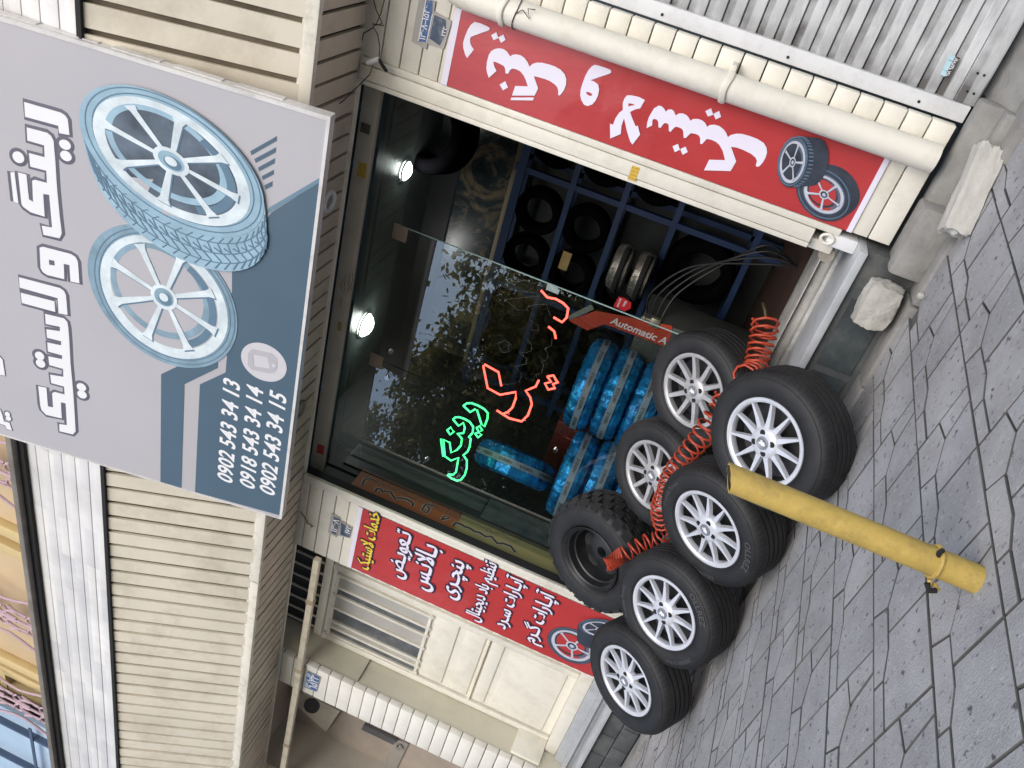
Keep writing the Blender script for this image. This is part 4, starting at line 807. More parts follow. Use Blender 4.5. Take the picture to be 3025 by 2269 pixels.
for p in ([(215, 215), (340, 230), (430, 240), (400, 235), (240, 250), (300, 340), (400, 350), (500, 370), (520, 400), (400, 408), (180, 430), (240, 480), (310, 540), (400, 540), (420, 500), (500, 482), (600, 480), (640, 590), (650, 610)], [(120, 920), (160, 975), (220, 965), (210, 900), (240, 890), (180, 850), (110, 880), (120, 920)], [(430, 640), (520, 700), (520, 750), (430, 740)], [(410, 840), (450, 890), (450, 950), (400, 975), (330, 970), (400, 1040), (395, 1090), (280, 1115), (350, 1190), (330, 1270), (270, 1290), (140, 1305)], [(660, 830), (655, 900), (590, 935), (620, 1000), (600, 1050), (550, 1060), (575, 1100), (550, 1180), (490, 1200), (515, 1245)]):
    for q in sm(p, 13): b.sphere(on(F4b([q])[0], *GP), .0017, 6)
b.build('unlit_led_bead', LEDW, ne)
gn = thing('neon_sign', 'green glowing script letters behind the left window pane', 'neon sign', (-3.1, 3.83, 1.65), 'neon script signs in the window')
for p in ([(1275, 65), (1310, 40), (1360, 38), (1430, 65), (1490, 100), (1525, 140), (1520, 200), (1490, 275), (1460, 255), (1415, 110), (1395, 100), (1345, 130), (1275, 65)], [(1170, 205), (1190, 185), (1230, 180), (1290, 200), (1340, 230), (1375, 280), (1370, 340), (1330, 385), (1350, 400), (1340, 480), (1320, 530), (1275, 570), (1310, 620), (1310, 700), (1290, 770), (1250, 820), (1210, 830), (1150, 805), (1112, 770), (1120, 765), (1170, 770), (1200, 740), (1225, 595), (1150, 625), (1085, 580), (1072, 410), (1135, 440), (1150, 545), (1210, 515), (1250, 470), (1260, 400), (1215, 350), (1275, 345), (1290, 290), (1275, 240), (1225, 270), (1170, 205)], [(1045, 405), (1058, 500), (1068, 580)], [(1110, 315), (1145, 285), (1178, 330), (1140, 360), (1110, 315)], [(1410, 290), (1440, 272), (1468, 315), (1435, 335), (1410, 290)], [(1395, 350), (1430, 335), (1460, 360), (1425, 390), (1395, 350)]):
    b = MB(); b.tube(trace(F5, p, GP), .0058, 8); b.build('neon_tube', NEONG, gn)
# small white paper at glass edge
t = thing('paper_note', 'small torn white paper note taped at the glass door edge', 'note', tuple(on((1625, 850), *GP)))
b = MB(); b.prism(trace(F4b, [(615, 265), (690, 290), (740, 340), (720, 380), (595, 330)], PY(3.858)), yn * .0006); b.build('paper', SIGNW, t, smooth=0)
# ================================================================== WHEELS
def tyre_profile(r=.30, w_=.20, rb=.19, ng=4):
    p = [(.012, rb - .006), (.0, rb), (-.010, rb + .014), (-.016, rb + (r - rb) * .42), (-.011, rb + (r - rb) * .66), (-.002, rb + (r - rb) * .83), (.010, r - .009), (.024, r - .002)]
    y = .036; step = (w_ - .072) / ng
    for i in range(ng):
        p += [(y + step * .12, r), (y + step * .62, r), (y + step * .66, r - .010), (y + step * .92, r - .010), (y + step * .96, r)]
        y += step
    p += [(w_ - .030, r), (w_ - .018, r - .004), (w_ - .006, r - .02), (w_ + .004, rb + (r - rb) * .6), (w_ + .004, rb + .02), (w_ - .01, rb), (w_ - .025, rb - .006)]
    return p
def tyre_mb(r=.30, w_=.20, rb=.19, ng=4, seg=96, sipes=True, knob=0):
    b = MB(); b.lathe(tyre_profile(r, w_, rb, ng), seg)
    for rr_ in (rb + .012, rb + (r - rb) * .75): 
        b.tube([(rr_ * math.cos(a), -.0105 if rr_ < rb + .02 else -.0075, rr_ * math.sin(a)) for a in [2 * math.pi * i / 72 for i in range(72)]], .0016, 5, closed=True)
    if sipes:
        n_ = 70
        for i in range(n_):
            a = 2 * math.pi * i / n_; da = .022
            for prf in (((.002, r - .0152), (.010, r - .0082), (.024, r - .0012), (.034, r + .0006)), ((w_ - .034, r + .0006), (w_ - .018, r - .0032), (w_ - .008, r - .0165))):
                vs = []
                for k_, (y, rr_) in enumerate(prf):
                    sk = .012 * k_
                    for q in (-.010, .010): vs.append((rr_ * math.cos(a + q + sk), y, rr_ * math.sin(a + q + sk)))
                b.add(vs, [(2 * k_, 2 * k_ + 1, 2 * k_ + 3, 2 * k_ + 2) for k_ in range(len(prf) - 1)], 1)
    if knob:
        for i in range(knob):
            for y0, y1, ph in ((-.004, .05, 0), (.056, .105, .5), (.11, .16, 0), (.166, w_ + .0, .5)):
                a0 = 2 * math.pi * (i + ph) / knob; a1 = a0 + 2 * math.pi / knob * .62; vs = []
                for rr_ in (r - .012, r + .009):
                    for y, a in ((y0, a0), (y1, a0 + .02), (y1, a1 + .02), (y0, a1)):
                        k_ = rr_ - (.022 if (y < .0 or y > w_ - .005) else 0); vs.append((k_ * math.cos(a), y, k_ * math.sin(a)))
                b.hexa(vs)
    return b
def spoke(b, a, r0, r1, w0, w1, y0, y1, depth, ch=.35):
    ca_, sa_ = math.cos(a), math.sin(a)
    def P(r_, t_, y): return (r_ * ca_ - t_ * sa_, y, r_ * sa_ + t_ * ca_)
    n_ = 5; vs = []
    for i in range(n_):
        q = i / (n_ - 1); r_ = r0 + (r1 - r0) * q; w_ = w0 + (w1 - w0) * (q ** .8); y = y0 + (y1 - y0) * q + .004 * math.sin(q * math.pi)
        vs += [P(r_, -w_, y), P(r_, w_, y), P(r_, w_ * (1 + ch) + .002, y + depth), P(r_, -w_ * (1 + ch) - .002, y + depth)]
    fs = []
    for i in range(n_ - 1):
        o = i * 4
        for j in range(4): fs.append((o + j, o + (j + 1) % 4, o + 4 + (j + 1) % 4, o + 4 + j))
    fs.append((3, 2, 1, 0)); fs.append(tuple((n_ - 1) * 4 + j for j in range(4))); b.add(vs, fs)
CAPG = mat('cap_grey', (.3, .31, .33), .35, metal=.5, var=.1)
EMB = mat('emblem_white', (.8, .8, .82), .3, var=.02)
def lion(b, s, mi=0):
    pts = [(-.35, .75), (-.05, .35), (.2, .7), (.5, .45), (.35, .1), (.55, -.25), (.3, -.75), (-.1, -.8), (-.2, -.45), (-.5, -.2), (-.3, .1), (-.6, .35)]
    b.prism([(x * s, 0, y * s) for x, y in pts], (0, -.0012, 0), mi=mi)
def make_wheel(kind, label, group):
    t = thing('alloy_wheel' if kind != 'steel' else 'steel_wheel', label, 'wheel', (0, 0, 0), group)
    if kind == 'steel':
        tb = tyre_mb(.345, .25, .205, 3, 96, False, 26).build('tyre', RUBBER, t, local=True, smooth=28)
        b = MB(); b.lathe([(-.004, .2), (-.008, .196), (-.004, .19), (.006, .186), (.012, .176), (.05, .168), (.055, .16), (.13, .156), (.15, .15), (.155, .13)], 64); b.build('rim', STEELBLK, t, local=True, smooth=40)
        b = MB(); b.lathe([(.135, .158), (.12, .135), (.112, .09), (.10, .07), (.10, .032), (.112, .03)], 64)
        b.build('wheel_disc', STEELBLK, t, local=True, smooth=40)
        for i in range(5):
            a = 2 * math.pi * i / 5 + .3; b = MB(); b.lathe([(.1105, .0), (.1105, .026), (.108, .031)], 20); 
            b.v = [V((p.x * 1.35, p.y, p.z)) for p in b.v]; ro = Matrix.Rotation(-a, 3, 'Y'); b.v = [ro @ (p + V((.113, .002, 0))) if 0 else ro @ V((p.z + .113, p.y + .003, p.x)) for p in b.v]; b.build('vent_hole', HOLE, t, local=True)
        return t
    worn = kind == 'ten'; al = ALLOYW if worn else ALLOY
    tyre = tyre_mb(.302 if not worn else .298, .20, .191).build('tyre', [RUBBER, HOLE], t, local=True, smooth=28)
    b = MB()
    b.lathe([(.010, .189), (-.003, .1925), (-.0065, .190), (-.0065, .180), (.000, .1712), (.008, .1690), (.02, .168), (.03, .170)], 72)
    if not worn:
        for i in range(11): spoke(b, 2 * math.pi * i / 11, .05, .1715, .0135, .0044, -.002, .003, .02, .2)
    else:
        for i in range(10): spoke(b, 2 * math.pi * i / 10, .05, .180, .0125, .0088, .006, -.003, .022, .2)
    hy = -.004 if not worn else .003
    b.lathe([(.03, .07), (hy + .010, .069), (hy + .002, .063), (hy - .004, .05), (hy - .006, .03), (hy - .007, .0)], 48)
    b.build('rim', al, t, local=True, smooth=35)
    b = MB(); b.lathe([(.014, .1735), (.06, .163), (.15, .158), (.185, .16), (.188, .17)], 64); b.lathe([(.07, .16), (.075, .10), (.09, .04), (.09, 0)], 40); b.build('rim_barrel', BARREL, t, local=True, smooth=40)
    for i in range(4):
        b = MB(); a = math.pi / 4 + math.pi / 2 * i; c = V((.045 * math.cos(a), hy - .0036, .045 * math.sin(a))); b.cyl(c, c + V((0, -.0016, 0)), .0128, 20); b.build('lug_hole', HOLE, t, local=True)
    b = MB(); b.lathe([(hy - .006, .029), (hy - .0095, .028), (hy - .0105, .024), (hy - .0095, .022), (hy - .0095, 0)], 32); cp = b.build('centre_cap', CAPG, t, local=True, smooth=40)
    b = MB(); lion(b, .021); b.v = [p + V((0, hy - .0096, 0)) for p in b.v]; b.build('cap_emblem', EMB, cp, local=True, smooth=0)
    for k_ in range(4):
        pass
    return t
def arc_text(o, s, r_, a0, size, y, flip=False):
    b = MB(); gs = glyphs(s, .01)
    for gx, (vs, fs) in gs:
        wv = max(v.x for v in vs) / 2; a = a0 - (gx + wv) * size / r_
        vv = []
        for v in vs:
            lx, ly = (v.x - wv) * size, v.y * size; ra = r_ + ly; vv.append((ra * math.cos(a) + lx * math.sin(a), y, ra * math.sin(a) - lx * math.cos(a)))
        b.add(vv, fs)
    b.build('tyre_lettering', RUBTXT, o, local=True, smooth=0, recalc=False)
def place(t, px, dist, az, el, spin):
    c = CAM + ray(*px) * dist; t.location = c; t.rotation_mode = 'YXZ'; t.rotation_euler = (-R(el), R(spin), R(az)); return t
FG, BG = 'silver many-spoked wheels leaning on the pavement', 'worn ten-spoke wheels stacked behind'
wA = make_wheel('eleven', 'silver eleven-spoke wheel right behind the yellow pole, rightmost of the front row', FG)
arcs = lambda o: (arc_text([c for c in o.children if c.name.startswith('tyre')][0], 'Proride Power', .238, R(150), .030, -.0172), arc_text([c for c in o.children if c.name.startswith('tyre')][0], 'OLLREZ', .232, R(-10), .044, -.0172), arc_text([c for c in o.children if c.name.startswith('tyre')][0], '205/60R15 91H', .240, R(-100), .026, -.0172))
wB = copy_tree(wA); wB['label'] = 'silver eleven-spoke wheel with sidewall lettering, immediately left of the yellow pole top'
wC = copy_tree(wA); wC['label'] = 'silver eleven-spoke wheel in front of the big black steel wheel'
wD = copy_tree(wA); wD['label'] = 'silver eleven-spoke wheel at the far left end of the front row'
arcs(wB); arcs(wC)
place(wA, (2257, 1308), 3.60, 0.3, 38, 14); place(wB, (2088, 1563), 3.984, -9.9, 33.1, 40); place(wC, (1960, 1810), 4.297, 1.2, 32.1, 8); place(wD, (1848, 2010), 4.658, -4.2, 36.7, 25)
wE = make_wheel('ten', 'worn ten-spoke wheel in the back row, directly above the pole-side front wheel', BG)
wF = copy_tree(wE); wF['label'] = 'worn ten-spoke wheel in the back row beside the big black steel wheel'
place(wE, (2047, 1155), 4.225, 1.1, 37.2, 9); place(wF, (1925, 1405), 4.465, 0, 38, 27)
wG = make_wheel('steel', 'big black steel wheel with knobbly off-road tyre, red hose inside its rim', None)
place(wG, (1744, 1652), 4.886, -1, 28.2, 0)
# ================================================================== RED COILED AIR HOSE
def cr(P, n_=24):
    out = []; Q = [P[0]] + P + [P[-1]]
    for i in range(1, len(Q) - 2):
        a, b_, c, d_ = (V(q) for q in Q[i - 1:i + 3])
        for k_ in range(n_):
            t = k_ / n_; out.append(.5 * ((2 * b_) + (c - a) * t + (2 * a - 5 * b_ + 4 * c - d_) * t * t + (3 * b_ - a - 3 * c + d_) * t ** 3))
    out.append(V(P[-1])); return out
def coil(P, rad, pitch, phase=0.):
    c = cr(P, 40); out = []; ang = phase; up = V((0, 0, 1)); prev = None
    # resample finely
    L = [0]
    for a, b_ in zip(c, c[1:]): L.append(L[-1] + (b_ - a).length)
    s = 0; i = 0; ds = .0022
    while s < L[-1]:
        while L[i + 1] < s: i += 1
        q = (s - L[i]) / max(L[i + 1] - L[i], 1e-9); p = c[i].lerp(c[i + 1], q); T = (c[i + 1] - c[i]).normalized()
        u = prev if prev is not None else (up if abs(T.z) < .9 else V((1, 0, 0))); u = (u - T * u.dot(T)).normalized(); prev = u; vv = T.cross(u)
        pt = pitch(s / L[-1]) if callable(pitch) else pitch; rd = rad(s / L[-1]) if callable(rad) else rad
        ang += 2 * math.pi * ds / pt; out.append(p + (u * math.cos(ang) + vv * math.sin(ang)) * rd); s += ds
    return out[::2]
hs = thing('air_hose', 'red coiled air hose winding over and between the wheels', 'air hose', (-2.2, 3.7, .5))
S_ = 1.3675
h = lambda x, y, Y: on((x * S_, y * S_), *PY(Y))
c1 = [h(1655, 690, 3.78), h(1650, 720, 3.72), h(1640, 760, 3.66), h(1628, 800, 3.58), h(1600, 815, 3.48)]
c2 = [h(1568, 850, 3.36), h(1560, 880, 3.30), h(1540, 910, 3.27), h(1515, 945, 3.27), h(1480, 985, 3.28), h(1448, 1025, 3.30), h(1440, 1060, 3.32), h(1430, 1100, 3.36), h(1436, 1140, 3.40)]
c3 = [h(1440, 1150, 3.42), h(1420, 1165, 3.42), h(1395, 1172, 3.40), h(1365, 1190, 3.36), h(1335, 1205, 3.33), h(1318, 1212, 3.32), h(1308, 1215, 3.315)]
b = MB(); b.tube(coil(c1, lambda q: .064 - .012 * q, .036), .0066, 7); b.build('hose_coil', HOSE, hs, smooth=60)
b = MB(); b.tube(coil(c2, lambda q: .048 + .008 * math.sin(q * 9), lambda q: .042 + .008 * math.sin(q * 7)), .0062, 7); b.build('hose_coil', HOSE, hs, smooth=60)
b = MB(); b.tube(coil(c3, lambda q: .040 + .006 * q, lambda q: .044 if q < .72 else .013), .0062, 7); b.build('hose_coil', HOSE, hs, smooth=60)
b = MB(); b.tube(cr([c1[-1], h(1588, 835, 3.42), c2[0]]), .0055, 7); b.tube(cr([c2[-1], h(1440, 1147, 3.41), c3[0]]), .0055, 7); b.build('hose_link', HOSE, hs, smooth=60)
b = MB(); b.tube([h(1655, 690, 3.78), h(1652, 668, 3.80), h(1648, 655, 3.83)], .007, 10); b.build('brass_fitting', mat('brass', (.12, .1, .06), .4, metal=.8), hs)
# ================================================================== POLE AND STONES
pl = thing('bollard', 'leaning yellow metal pole with an open battered top on the pavement', 'bollard', (-1.226, 1.735, 0))
pl['label'] = 'yellow steel pole with an open battered top standing on the pavement'
b = MB(); pr = .036; seg = 28; vs = []; zs = [-.02, .1, .3, .5, .59]
for z in zs: vs += [(-1.226 + pr * math.cos(2 * math.pi * j / seg), 1.735 + pr * math.sin(2 * math.pi * j / seg), z) for j in range(seg)]
tops = [.627 + .014 * math.cos(2 * math.pi * j / seg - .6) + random.uniform(-.0012, .0012) - (.006 if j in (3, 4) else 0) for j in range(seg)]
dent = [pr * (1 - .16 * max(0, math.cos(2 * math.pi * j / seg - 2.2)) ** 3) for j in range(seg)]
vs += [(-1.226 + dent[j] * math.cos(2 * math.pi * j / seg), 1.735 + dent[j] * math.sin(2 * math.pi * j / seg), tops[j]) for j in range(seg)]
k_ = len(zs)
b.add(vs, [(i * seg + j, i * seg + (j + 1) % seg, (i + 1) * seg + (j + 1) % seg, (i + 1) * seg + j) for i in range(k_) for j in range(seg)])
inn = [(-1.226 + (dent[j] - .0035) * math.cos(2 * math.pi * j / seg), 1.735 + (dent[j] - .0035) * math.sin(2 * math.pi * j / seg), tops[j] - .0005) for j in range(seg)]; inl = [(-1.226 + (pr - .0035) * math.cos(2 * math.pi * j / seg), 1.735 + (pr - .0035) * math.sin(2 * math.pi * j / seg), .3) for j in range(seg)]
b.add(vs[-seg:] + inn, [(j, (j + 1) % seg, seg + (j + 1) % seg, seg + j) for j in range(seg)]); b.build('pole', YEL, pl, smooth=40, recalc=False)
b = MB(); b.add(inn + inl, [((j + 1) % seg, j, seg + j, seg + (j + 1) % seg) for j in range(seg)] + [tuple(range(seg, 2 * seg))]); b.build('pole_inside', mat('rusty_inside', (.05, .035, .02), .8, var=.3, vs=30), pl, recalc=False)
b = MB(); b.tube([(-1.226 + (pr + .002) * math.cos(a), 1.735 + (pr + .002) * math.sin(a), .107 + .005 * math.sin(a)) for a in [2 * math.pi * i / 32 for i in range(32)]], .0062, 8, closed=True)
b.tube([(-1.255, 1.70, .105), (-1.272, 1.69, .10), (-1.283, 1.695, .085), (-1.272, 1.70, .075), (-1.262, 1.70, .09)], .006, 8); b.build('pole_collar', YEL, pl)
b = MB(); b.tube([(-1.26, 1.69, .11), (-1.275, 1.685, .098), (-1.27, 1.69, .082)], .007, 8); b.tube([(-1.195, 1.72, .115), (-1.183, 1.715, .12), (-1.178, 1.725, .112)], .006, 8); b.build('rubber_strap', BLACKGAP, pl)
def rock(name, label, cat, c, s, m, seed, pts=None, blocky=.5):
    random.seed(seed); bm = bmesh.new(); bmesh.ops.create_cube(bm, size=2); bmesh.ops.subdivide_edges(bm, edges=bm.edges[:], cuts=13, use_grid_fill=True)
    from mathutils import noise
    t = thing(name, label, cat, (c[0], c[1], 0)); vs = []
    for v in bm.verts:
        q = v.co.copy(); sp = q.normalized() * 1.25; q = q.lerp(sp, blocky); q += q.normalized() * (.12 * noise.noise(q * 1.7 + V((seed, 0, 0))) + .06 * noise.noise(q * 5) + .03 * noise.noise(q * 13)); v.co = q
    b = MB(); bm.verts.ensure_lookup_table(); ro = Matrix.Rotation(s[3] if len(s) > 3 else 0, 3, 'Z')
    b.add([ro @ V((v.co.x * s[0], v.co.y * s[1], v.co.z * s[2])) + V(c) for v in bm.verts], [[v.index for v in f.verts] for f in bm.faces]); bm.free(); b.build('stone', m, t, smooth=45); return t
rock('stone', 'rounded pale rough stone wedged against the corner of the shop step', 'stone', (-1.335, 3.45, .115), (.098, .062, .07, .1), STONE, 3, blocky=.45)
b_ = rock('stone_block', 'long squared whitish stone block lying below the drainpipe', 'stone block', (-.765, 3.36, .052), (.165, .043, .048, .52), mat('white_stone', (.5, .49, .45), .85, var=.12, vs=10, bump=.4, bs=50, dirt=.35, ds=9, dcol=(.3, .28, .24)), 5, blocky=.06)
for i, (x, y, r_) in enumerate(((-.60, 3.02, .012), (-1.2, 3.35, .016), (-3.9, 3.1, .01), (-4.4, 3.5, .012))):
    tg = thing('pebble', ('pale pebble lying on the pavement near the squared stone block', 'small white pebble touching the rounded pale stone', 'tiny pale pebble left of the front row of wheels', 'pale pebble by the dark stone base at the left')[i], 'pebble', (x, y, 0)); b = MB(); b.sphere((x, y, r_ * .7), r_, 10); b.build('pebble_body', STONE, tg)
# ================================================================== INSIDE THE SHOP
rk = thing('tyre_rack', 'blue steel tyre rack along the dark back wall', 'rack', (-2.5, 5.4, .33))
b = MB()
for x in (-1.16, -2.02, -2.9, -3.75): b.box(x - .02, x + .02, 5.28, 5.32, .33, 2.2); b.box(x - .02, x + .02, 5.55, 5.59, .33, 2.2)
b.build('rack_post', BLUER, rk, smooth=0)
for z in (2.17, 1.79, 1.435, 1.07, .54):
    b = MB(); b.box(-3.85, -1.14, 5.275, 5.30, z - (.03 if z < 2 else .05), z + .01); b.box(-3.85, -1.14, 5.55, 5.585, z - .02, z + .01); b.build('rack_shelf', BLUER, rk, smooth=0)
tp = None; k_ = 0
for z, r_ in ((1.80, .17), (1.445, .17), (1.08, .17), (.55, .24)):
    for x in (-1.45, -1.80, -2.30, -2.66, -3.1, -3.45):
        if r_ > .2 and x in (-1.80, -2.66, -3.45): continue
        if z == 1.08 and x == -2.30: continue
        if tp is None:
            tp = thing('rack_tyre', 'plain black tyre standing on the blue rack', 'tyre', (x, 5.33, z + r_), 'black tyres standing on the blue rack'); tyre_mb(.30, .2, .19, 3, 40, False).build('tyre_body', mat('rack_rubber', (.0035, .0035, .0045), 1.0, var=.2, spec=0), tp, local=True); o = tp
        else: o = copy_tree(tp); o.location = (x, 5.33, z + r_)
        o.scale = (r_ / .30,) * 3; k_ += 1
o = copy_tree(tp); o.name = 'hanging_tyre'; o['label'] = 'black tyre hanging from the ceiling at the upper right of the shop'; o['category'] = 'tyre'; del o['group']; o.scale = (1, 1, 1); p = on((1313, 400), *PY(5.2)); o.location = (p.x + .0, 5.2, p.z + .12); o.rotation_euler = (R(-15), 0, R(10))
FDt = fr(1600, 480, 640 / 2212)
t = thing('yellow_tag', 'yellow price card fixed on the blue rack', 'card', tuple(on((1665, 770), *PY(5.26)))); b = MB(); b.prism(trace(FDt, [(225, 900), (315, 935), (250, 1110), (165, 1075)], PY(5.27)), yn * .001); b.build('card', STICKT, t, smooth=0)
for i, (zc, lb) in enumerate(((1.285, 'upper of two silver foil wrapped packs inside the shop'), (1.135, 'lower of two silver foil wrapped packs inside the shop'))):
    t = thing('silver_pack', lb, 'wrapped pack', (-2.37, 5.08, zc - .06), 'silver foil packs on the shelf')
    b = MB(); b.lathe([(-.06, .0), (-.06, .12), (-.05, .15), (0, .165), (.05, .15), (.06, .12), (.06, 0)], 40); b.v = [V((p.x - 2.37, p.z + 5.14, p.y + zc)) for p in b.v]; b.build('foil_wrap', FOILS, t)
    b = MB(); b.tube([(-2.37 + .166 * math.cos(a), 5.14 + .166 * math.sin(a), zc - .012) for a in [R(q) for q in range(-170, -10, 6)]], .016, 6, flat=(V((0, 0, 1)), 1.3)); b.build('label_band', BLACKGAP, t)
    b = MB(); b.tube([(-2.37 + .169 * math.cos(a), 5.14 + .169 * math.sin(a), zc - .01) for a in [R(q) for q in range(-150, -60, 6)]], .006, 6, flat=(V((0, 0, 1)), 1.6)); b.build('red_band', STICKR, t)
    b = MB(); text_on(b, 'CHINA', (-2.44, 4.968, zc + .022), (-2.31, 4.968, zc + .022), yn, lift=.004); b.build('pack_lettering', INK, t, smooth=0)
mc = thing('tyre_machine', 'red and grey automatic tyre inflator machine standing behind the glass door', 'machine', (-2.55, 4.75, .33))
b = MB(); b.box(-2.74, -2.37, 4.6, 4.95, .33, 1.02, b=.012); b.build('machine_body', MGREY, mc)
PM = PY(4.597); b = MB(); b.prism(trace(F4b, [(830, 645), (1110, 545), (1890, 700), (1850, 925), (1200, 680), (1020, 745)], PM), yn * .004); b.build('red_panel', REDP, mc, smooth=0)
b = MB(); b.prism(trace(F4b, [(820, 600), (1060, 480), (1090, 530), (840, 640)], PM), yn * .003); b.build('grey_panel', mat('machine_pale_grey', (.22, .25, .24), .5), mc, smooth=0)
b = MB(); text_on(b, 'Automatic A', *[on(q, *PY(4.592)) for q in F4b([(1250, 672), (1815, 893)])], yn, off=.018, shear=.2, lift=.0005); b.build('machine_lettering', SIGNW, mc, smooth=0)
b = MB(); p = on(F4b([(1720, 650)])[0], *PY(4.62)); b.box(p.x - .03, p.x + .03, 4.58, 4.62, p.z - .03, p.z + .03, b=.006); b.cyl((p.x, 4.6, p.z + .03), (p.x, 4.6, p.z + .07), .008, 10); b.sphere((p.x, 4.6, p.z + .075), .017, 10); b.build('regulator', mat('regulator_brass', (.4, .38, .28), .35, metal=.7), mc)
b = MB()
for i in range(4): b.tube(cr([(-2.38, 4.66, 1.0 - i * .03), (-2.2, 4.6 + i * .04, 1.02 - i * .05), (-1.95, 4.6 + i * .05, .85 - i * .05), (-1.75, 4.5 + i * .1, .5), (-1.7, 4.5, .34)], 10), .006, 7)
b.build('black_cable', mat('black_cable', (.012, .012, .013), .5), mc)
t = thing('inflate_sign', 'small red octagonal sign reading INFLATE TIRES above the machine', 'sign', (-2.34, 4.6, 1.1)); PI_ = PY(4.59)
b = MB(); b.prism(trace(F4b, [(1340, 400), (1400, 415), (1470, 460), (1465, 520), (1400, 550), (1290, 500), (1300, 470)], PI_), yn * .006); b.build('sign_plate', mat('bright_red_plate', (.55, .02, .03), .4), t, smooth=0)
b = MB(); text_on(b, 'INFLATE', *[on(q, *PY(4.583)) for q in F4b([(1335, 510), (1370, 425)])], yn, off=.02, lift=.0005); text_on(b, 'TIRES', *[on(q, *PY(4.583)) for q in F4b([(1395, 510), (1425, 450)])], yn, off=.02, lift=.0005); b.build('sign_lettering', SIGNW, t, smooth=0)
def wrapped(name, label, c, r_, hgt, rotx, grp, txt=True, seed=0):
    t = thing(name, label, 'wrapped tyre', c, grp); t.rotation_euler = rotx; random.seed(seed)
    b = MB(); n_ = 72; prof = [(-.5, .55), (-.5, .8), (-.42, .95), (-.25, 1), (0, 1.01), (.25, 1), (.42, .95), (.5, .8), (.5, .55)]
    vs = []
    for j in range(n_):
        a = 2 * math.pi * j / n_; wob = 1 + .012 * math.sin(j * 1.7 + seed) + random.uniform(-.012, .012)
        for z, q in prof: vs.append((r_ * q * wob * math.cos(a), r_ * q * wob * math.sin(a), z * hgt + random.uniform(-.004, .004)))
    k_ = len(prof); b.add(vs, [(j * k_ + i, ((j + 1) % n_) * k_ + i, ((j + 1) % n_) * k_ + i + 1, j * k_ + i + 1) for j in range(n_) for i in range(k_ - 1)]); b.build('foil_wrap', FOIL, t, local=True, smooth=0)
    b = MB(); rr_ = r_ * 1.035; vs = []
    for j in range(n_):
        a = 2 * math.pi * j / n_; vs += [(rr_ * math.cos(a), rr_ * math.sin(a), -.022), (rr_ * math.cos(a), rr_ * math.sin(a), .022)]
    b.add(vs, [(2 * j, 2 * ((j + 1) % n_), 2 * ((j + 1) % n_) + 1, 2 * j + 1) for j in range(n_)]); tp_ = b.build('tape_band', TAPE, t, local=True, smooth=40)
    b = MB(); gs = glyphs('NEREUS', .02); size = .026
    for rep in range(12):
        a0 = 2 * math.pi * rep / 12
        for gx, (vs, fs) in gs: b.add([((rr_ + .0015) * math.cos(a0 + (v.x + gx) * size / rr_), (rr_ + .0015) * math.sin(a0 + (v.x + gx) * size / rr_), v.y * size - .009) for v in vs], fs)
    b.build('tape_lettering', INK, tp_, local=True, smooth=0, recalc=False); return t
grp = 'blue foil wrapped tyres behind the window'
for i, (z, x) in enumerate(((1.165, -2.93), (.985, -2.92), (.805, -2.94), (.625, -2.93), (.43, -2.93))): wrapped('wrapped_tyre', ('topmost blue foil wrapped tyre of the right stack behind the glass', 'second blue foil wrapped tyre down in the right stack', 'third blue foil wrapped tyre down in the right stack', 'fourth blue foil wrapped tyre down in the right stack, mostly hidden by wheels', 'bottom blue foil wrapped tyre of the right stack')[i], (x, 4.52, z), .30, .175, (0, 0, i * .4), grp, seed=i)
for i, (z, x) in enumerate(((1.05, -3.43), (.87, -3.42), (.69, -3.43), (.5, -3.42))): wrapped('wrapped_tyre', ('topmost blue foil wrapped tyre of the left stack above the black steel wheel', 'second blue foil wrapped tyre down in the left stack', 'third blue foil wrapped tyre of the left stack, behind the black steel wheel', 'bottom blue foil wrapped tyre of the left stack')[i], (x, 4.22, z), .29, .175, (0, 0, i * .5 + .2), grp, seed=9 + i)
wrapped('wrapped_tyre', 'single blue foil wrapped tyre standing upright on top of the left stack', (-3.58, 4.26, 1.435), .27, .19, (R(90), 0, R(-49)), grp, seed=20)
t = thing('red_box', 'dark red box standing behind the left stack of blue wrapped tyres', 'box', (-3.65, 4.75, .33)); b = MB(); b.box(-3.84, -3.35, 4.6, 5.0, .33, 1.29, b=.01); b.build('box_body', mat('dark_red_box', (.12, .015, .012), .5), t)
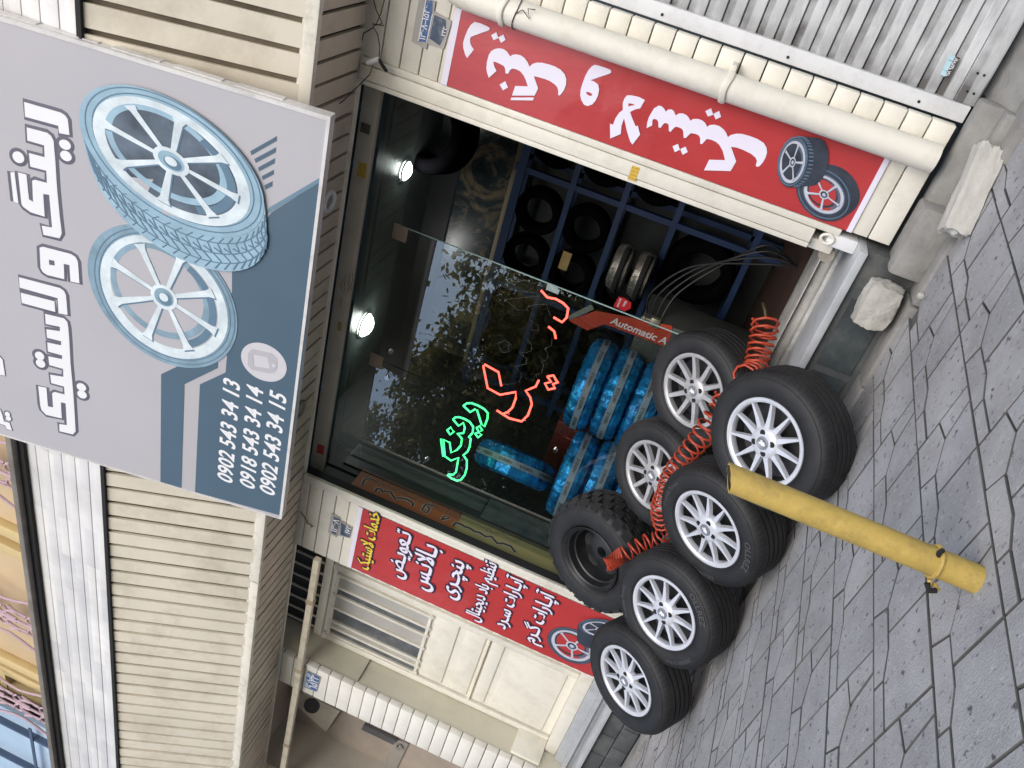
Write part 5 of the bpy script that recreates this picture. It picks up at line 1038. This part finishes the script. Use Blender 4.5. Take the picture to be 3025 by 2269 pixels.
# ================================================================== TREES ACROSS THE STREET (seen mirrored in the glass)
random.seed(11)
def tree(label, base, h_, crown, n_leaf, dens, bare=False):
    t = thing('street_tree', label, 'tree', base, 'trees across the street'); b = MB(); bx, by, bz = base; tips = []
    def limb(p, d_, L, r_, lev):
        q = p; pts = [p]; rs_ = [r_]
        for i in range(4):
            d_ = (d_ + V((random.uniform(-.25, .25), random.uniform(-.25, .25), random.uniform(-.05, .2)))).normalized(); q = q + d_ * L / 4; pts.append(q); rs_.append(r_ * (1 - .16 * (i + 1)))
        b.tube(pts, rs_, 7)
        if lev < 4:
            for k_ in range(3 if lev < 3 else 2):
                a = random.uniform(0, 6.28); nd = (d_ * .7 + V((math.cos(a), math.sin(a), random.uniform(-.1, .6))) * .75).normalized(); limb(q if k_ else pts[3], nd, L * random.uniform(.55, .8), rs_[-1] * .75, lev + 1)
        else: tips.append(q)
        if lev >= 2: tips.extend(pts[2:])
    limb(V(base), V((.05 if not bare else .45, .02, 1)), h_ * .38, h_ * .035, 0); b.build('trunk', BARK, t)
    lf = MB(); cl = []
    for i in range(46):
        a = random.uniform(0, 6.28); q = random.random() ** .5; zz = random.uniform(-1, 1); rr_ = math.sqrt(1 - zz * zz) * crown * (.5 + .5 * q)
        cl.append((V((bx + rr_ * math.cos(a), by + rr_ * math.sin(a), h_ * .52 + zz * h_ * .46)), random.uniform(.4, .8)))
    for i in range(n_leaf):
        if bare: c = random.choice(tips) + V((random.gauss(0, dens), random.gauss(0, dens), random.gauss(0, dens)))
        else:
            k0, k1 = random.choice(cl); c = k0 + V((random.gauss(0, k1), random.gauss(0, k1), random.gauss(0, k1 * .7))) * .62
        if c.z < .4: continue
        s = random.uniform(.06, .14); u = V((random.gauss(0, 1), random.gauss(0, 1), random.gauss(0, 1))).normalized(); v_ = u.orthogonal().normalized()
        lf.add([c - u * s, c + v_ * s * .5, c + u * s, c - v_ * s * .5], [(0, 1, 2, 3)])
    lf.build('crown', LEAF, t, smooth=0, recalc=False)
for i, (x, y, h_, cr_, lb) in enumerate(((-12.4, -10.6, 5.9, 2.2, 'dense olive street tree behind the thin bare one in the window mirror'), (-15.4, -10.9, 8.0, 2.5, 'tall olive street tree mirrored where the two glass panes meet'), (-18.6, -11.0, 8.8, 2.7, 'tallest olive street tree, mirrored in the left window pane'), (-22.5, -11.4, 9.2, 3.0, 'olive street tree farthest along the road to the left'), (-9.6, -11.6, 4.7, 2.2, 'low olive street tree mirrored beside the glass door edge'), (-6.8, -12.2, 4.4, 2.2, 'short olive street tree opposite the open doorway'), (-2.2, -13, 4.6, 2.4, 'olive street tree straight across the road from the shop'), (-13.8, -13.2, 5.2, 2.4, 'second row olive tree between the two tall mirrored ones'), (-17.4, -13.6, 6.4, 2.6, 'second row olive tree behind the tallest mirrored one'))): tree(lb, (x, y, 0), h_, cr_, 17000, .5)
tree('thin bare street tree with a leaning trunk, mirrored in the glass door', (-9.2, -7.2, 0), 5.4, 2, 1300, .25, True)
hb = thing('opposite_building', 'long low building across the road behind the street trees', 'building', (-12, -18, 0))
b = MB(); b.box(-50, 25, -19, -17, -.02, 3.6); b.build('wall', mat('opposite_wall', (.16, .15, .14), .8, var=.2), hb, smooth=0)
b = MB()
for i in range(16): b.box(-48 + i * 4.5, -45.5 + i * 4.5, -17.0, -16.96, .1, 2.4)
b.build('shopfront_row', mat('opposite_shutter', (.06, .065, .07), .6, var=.3), hb, smooth=0)
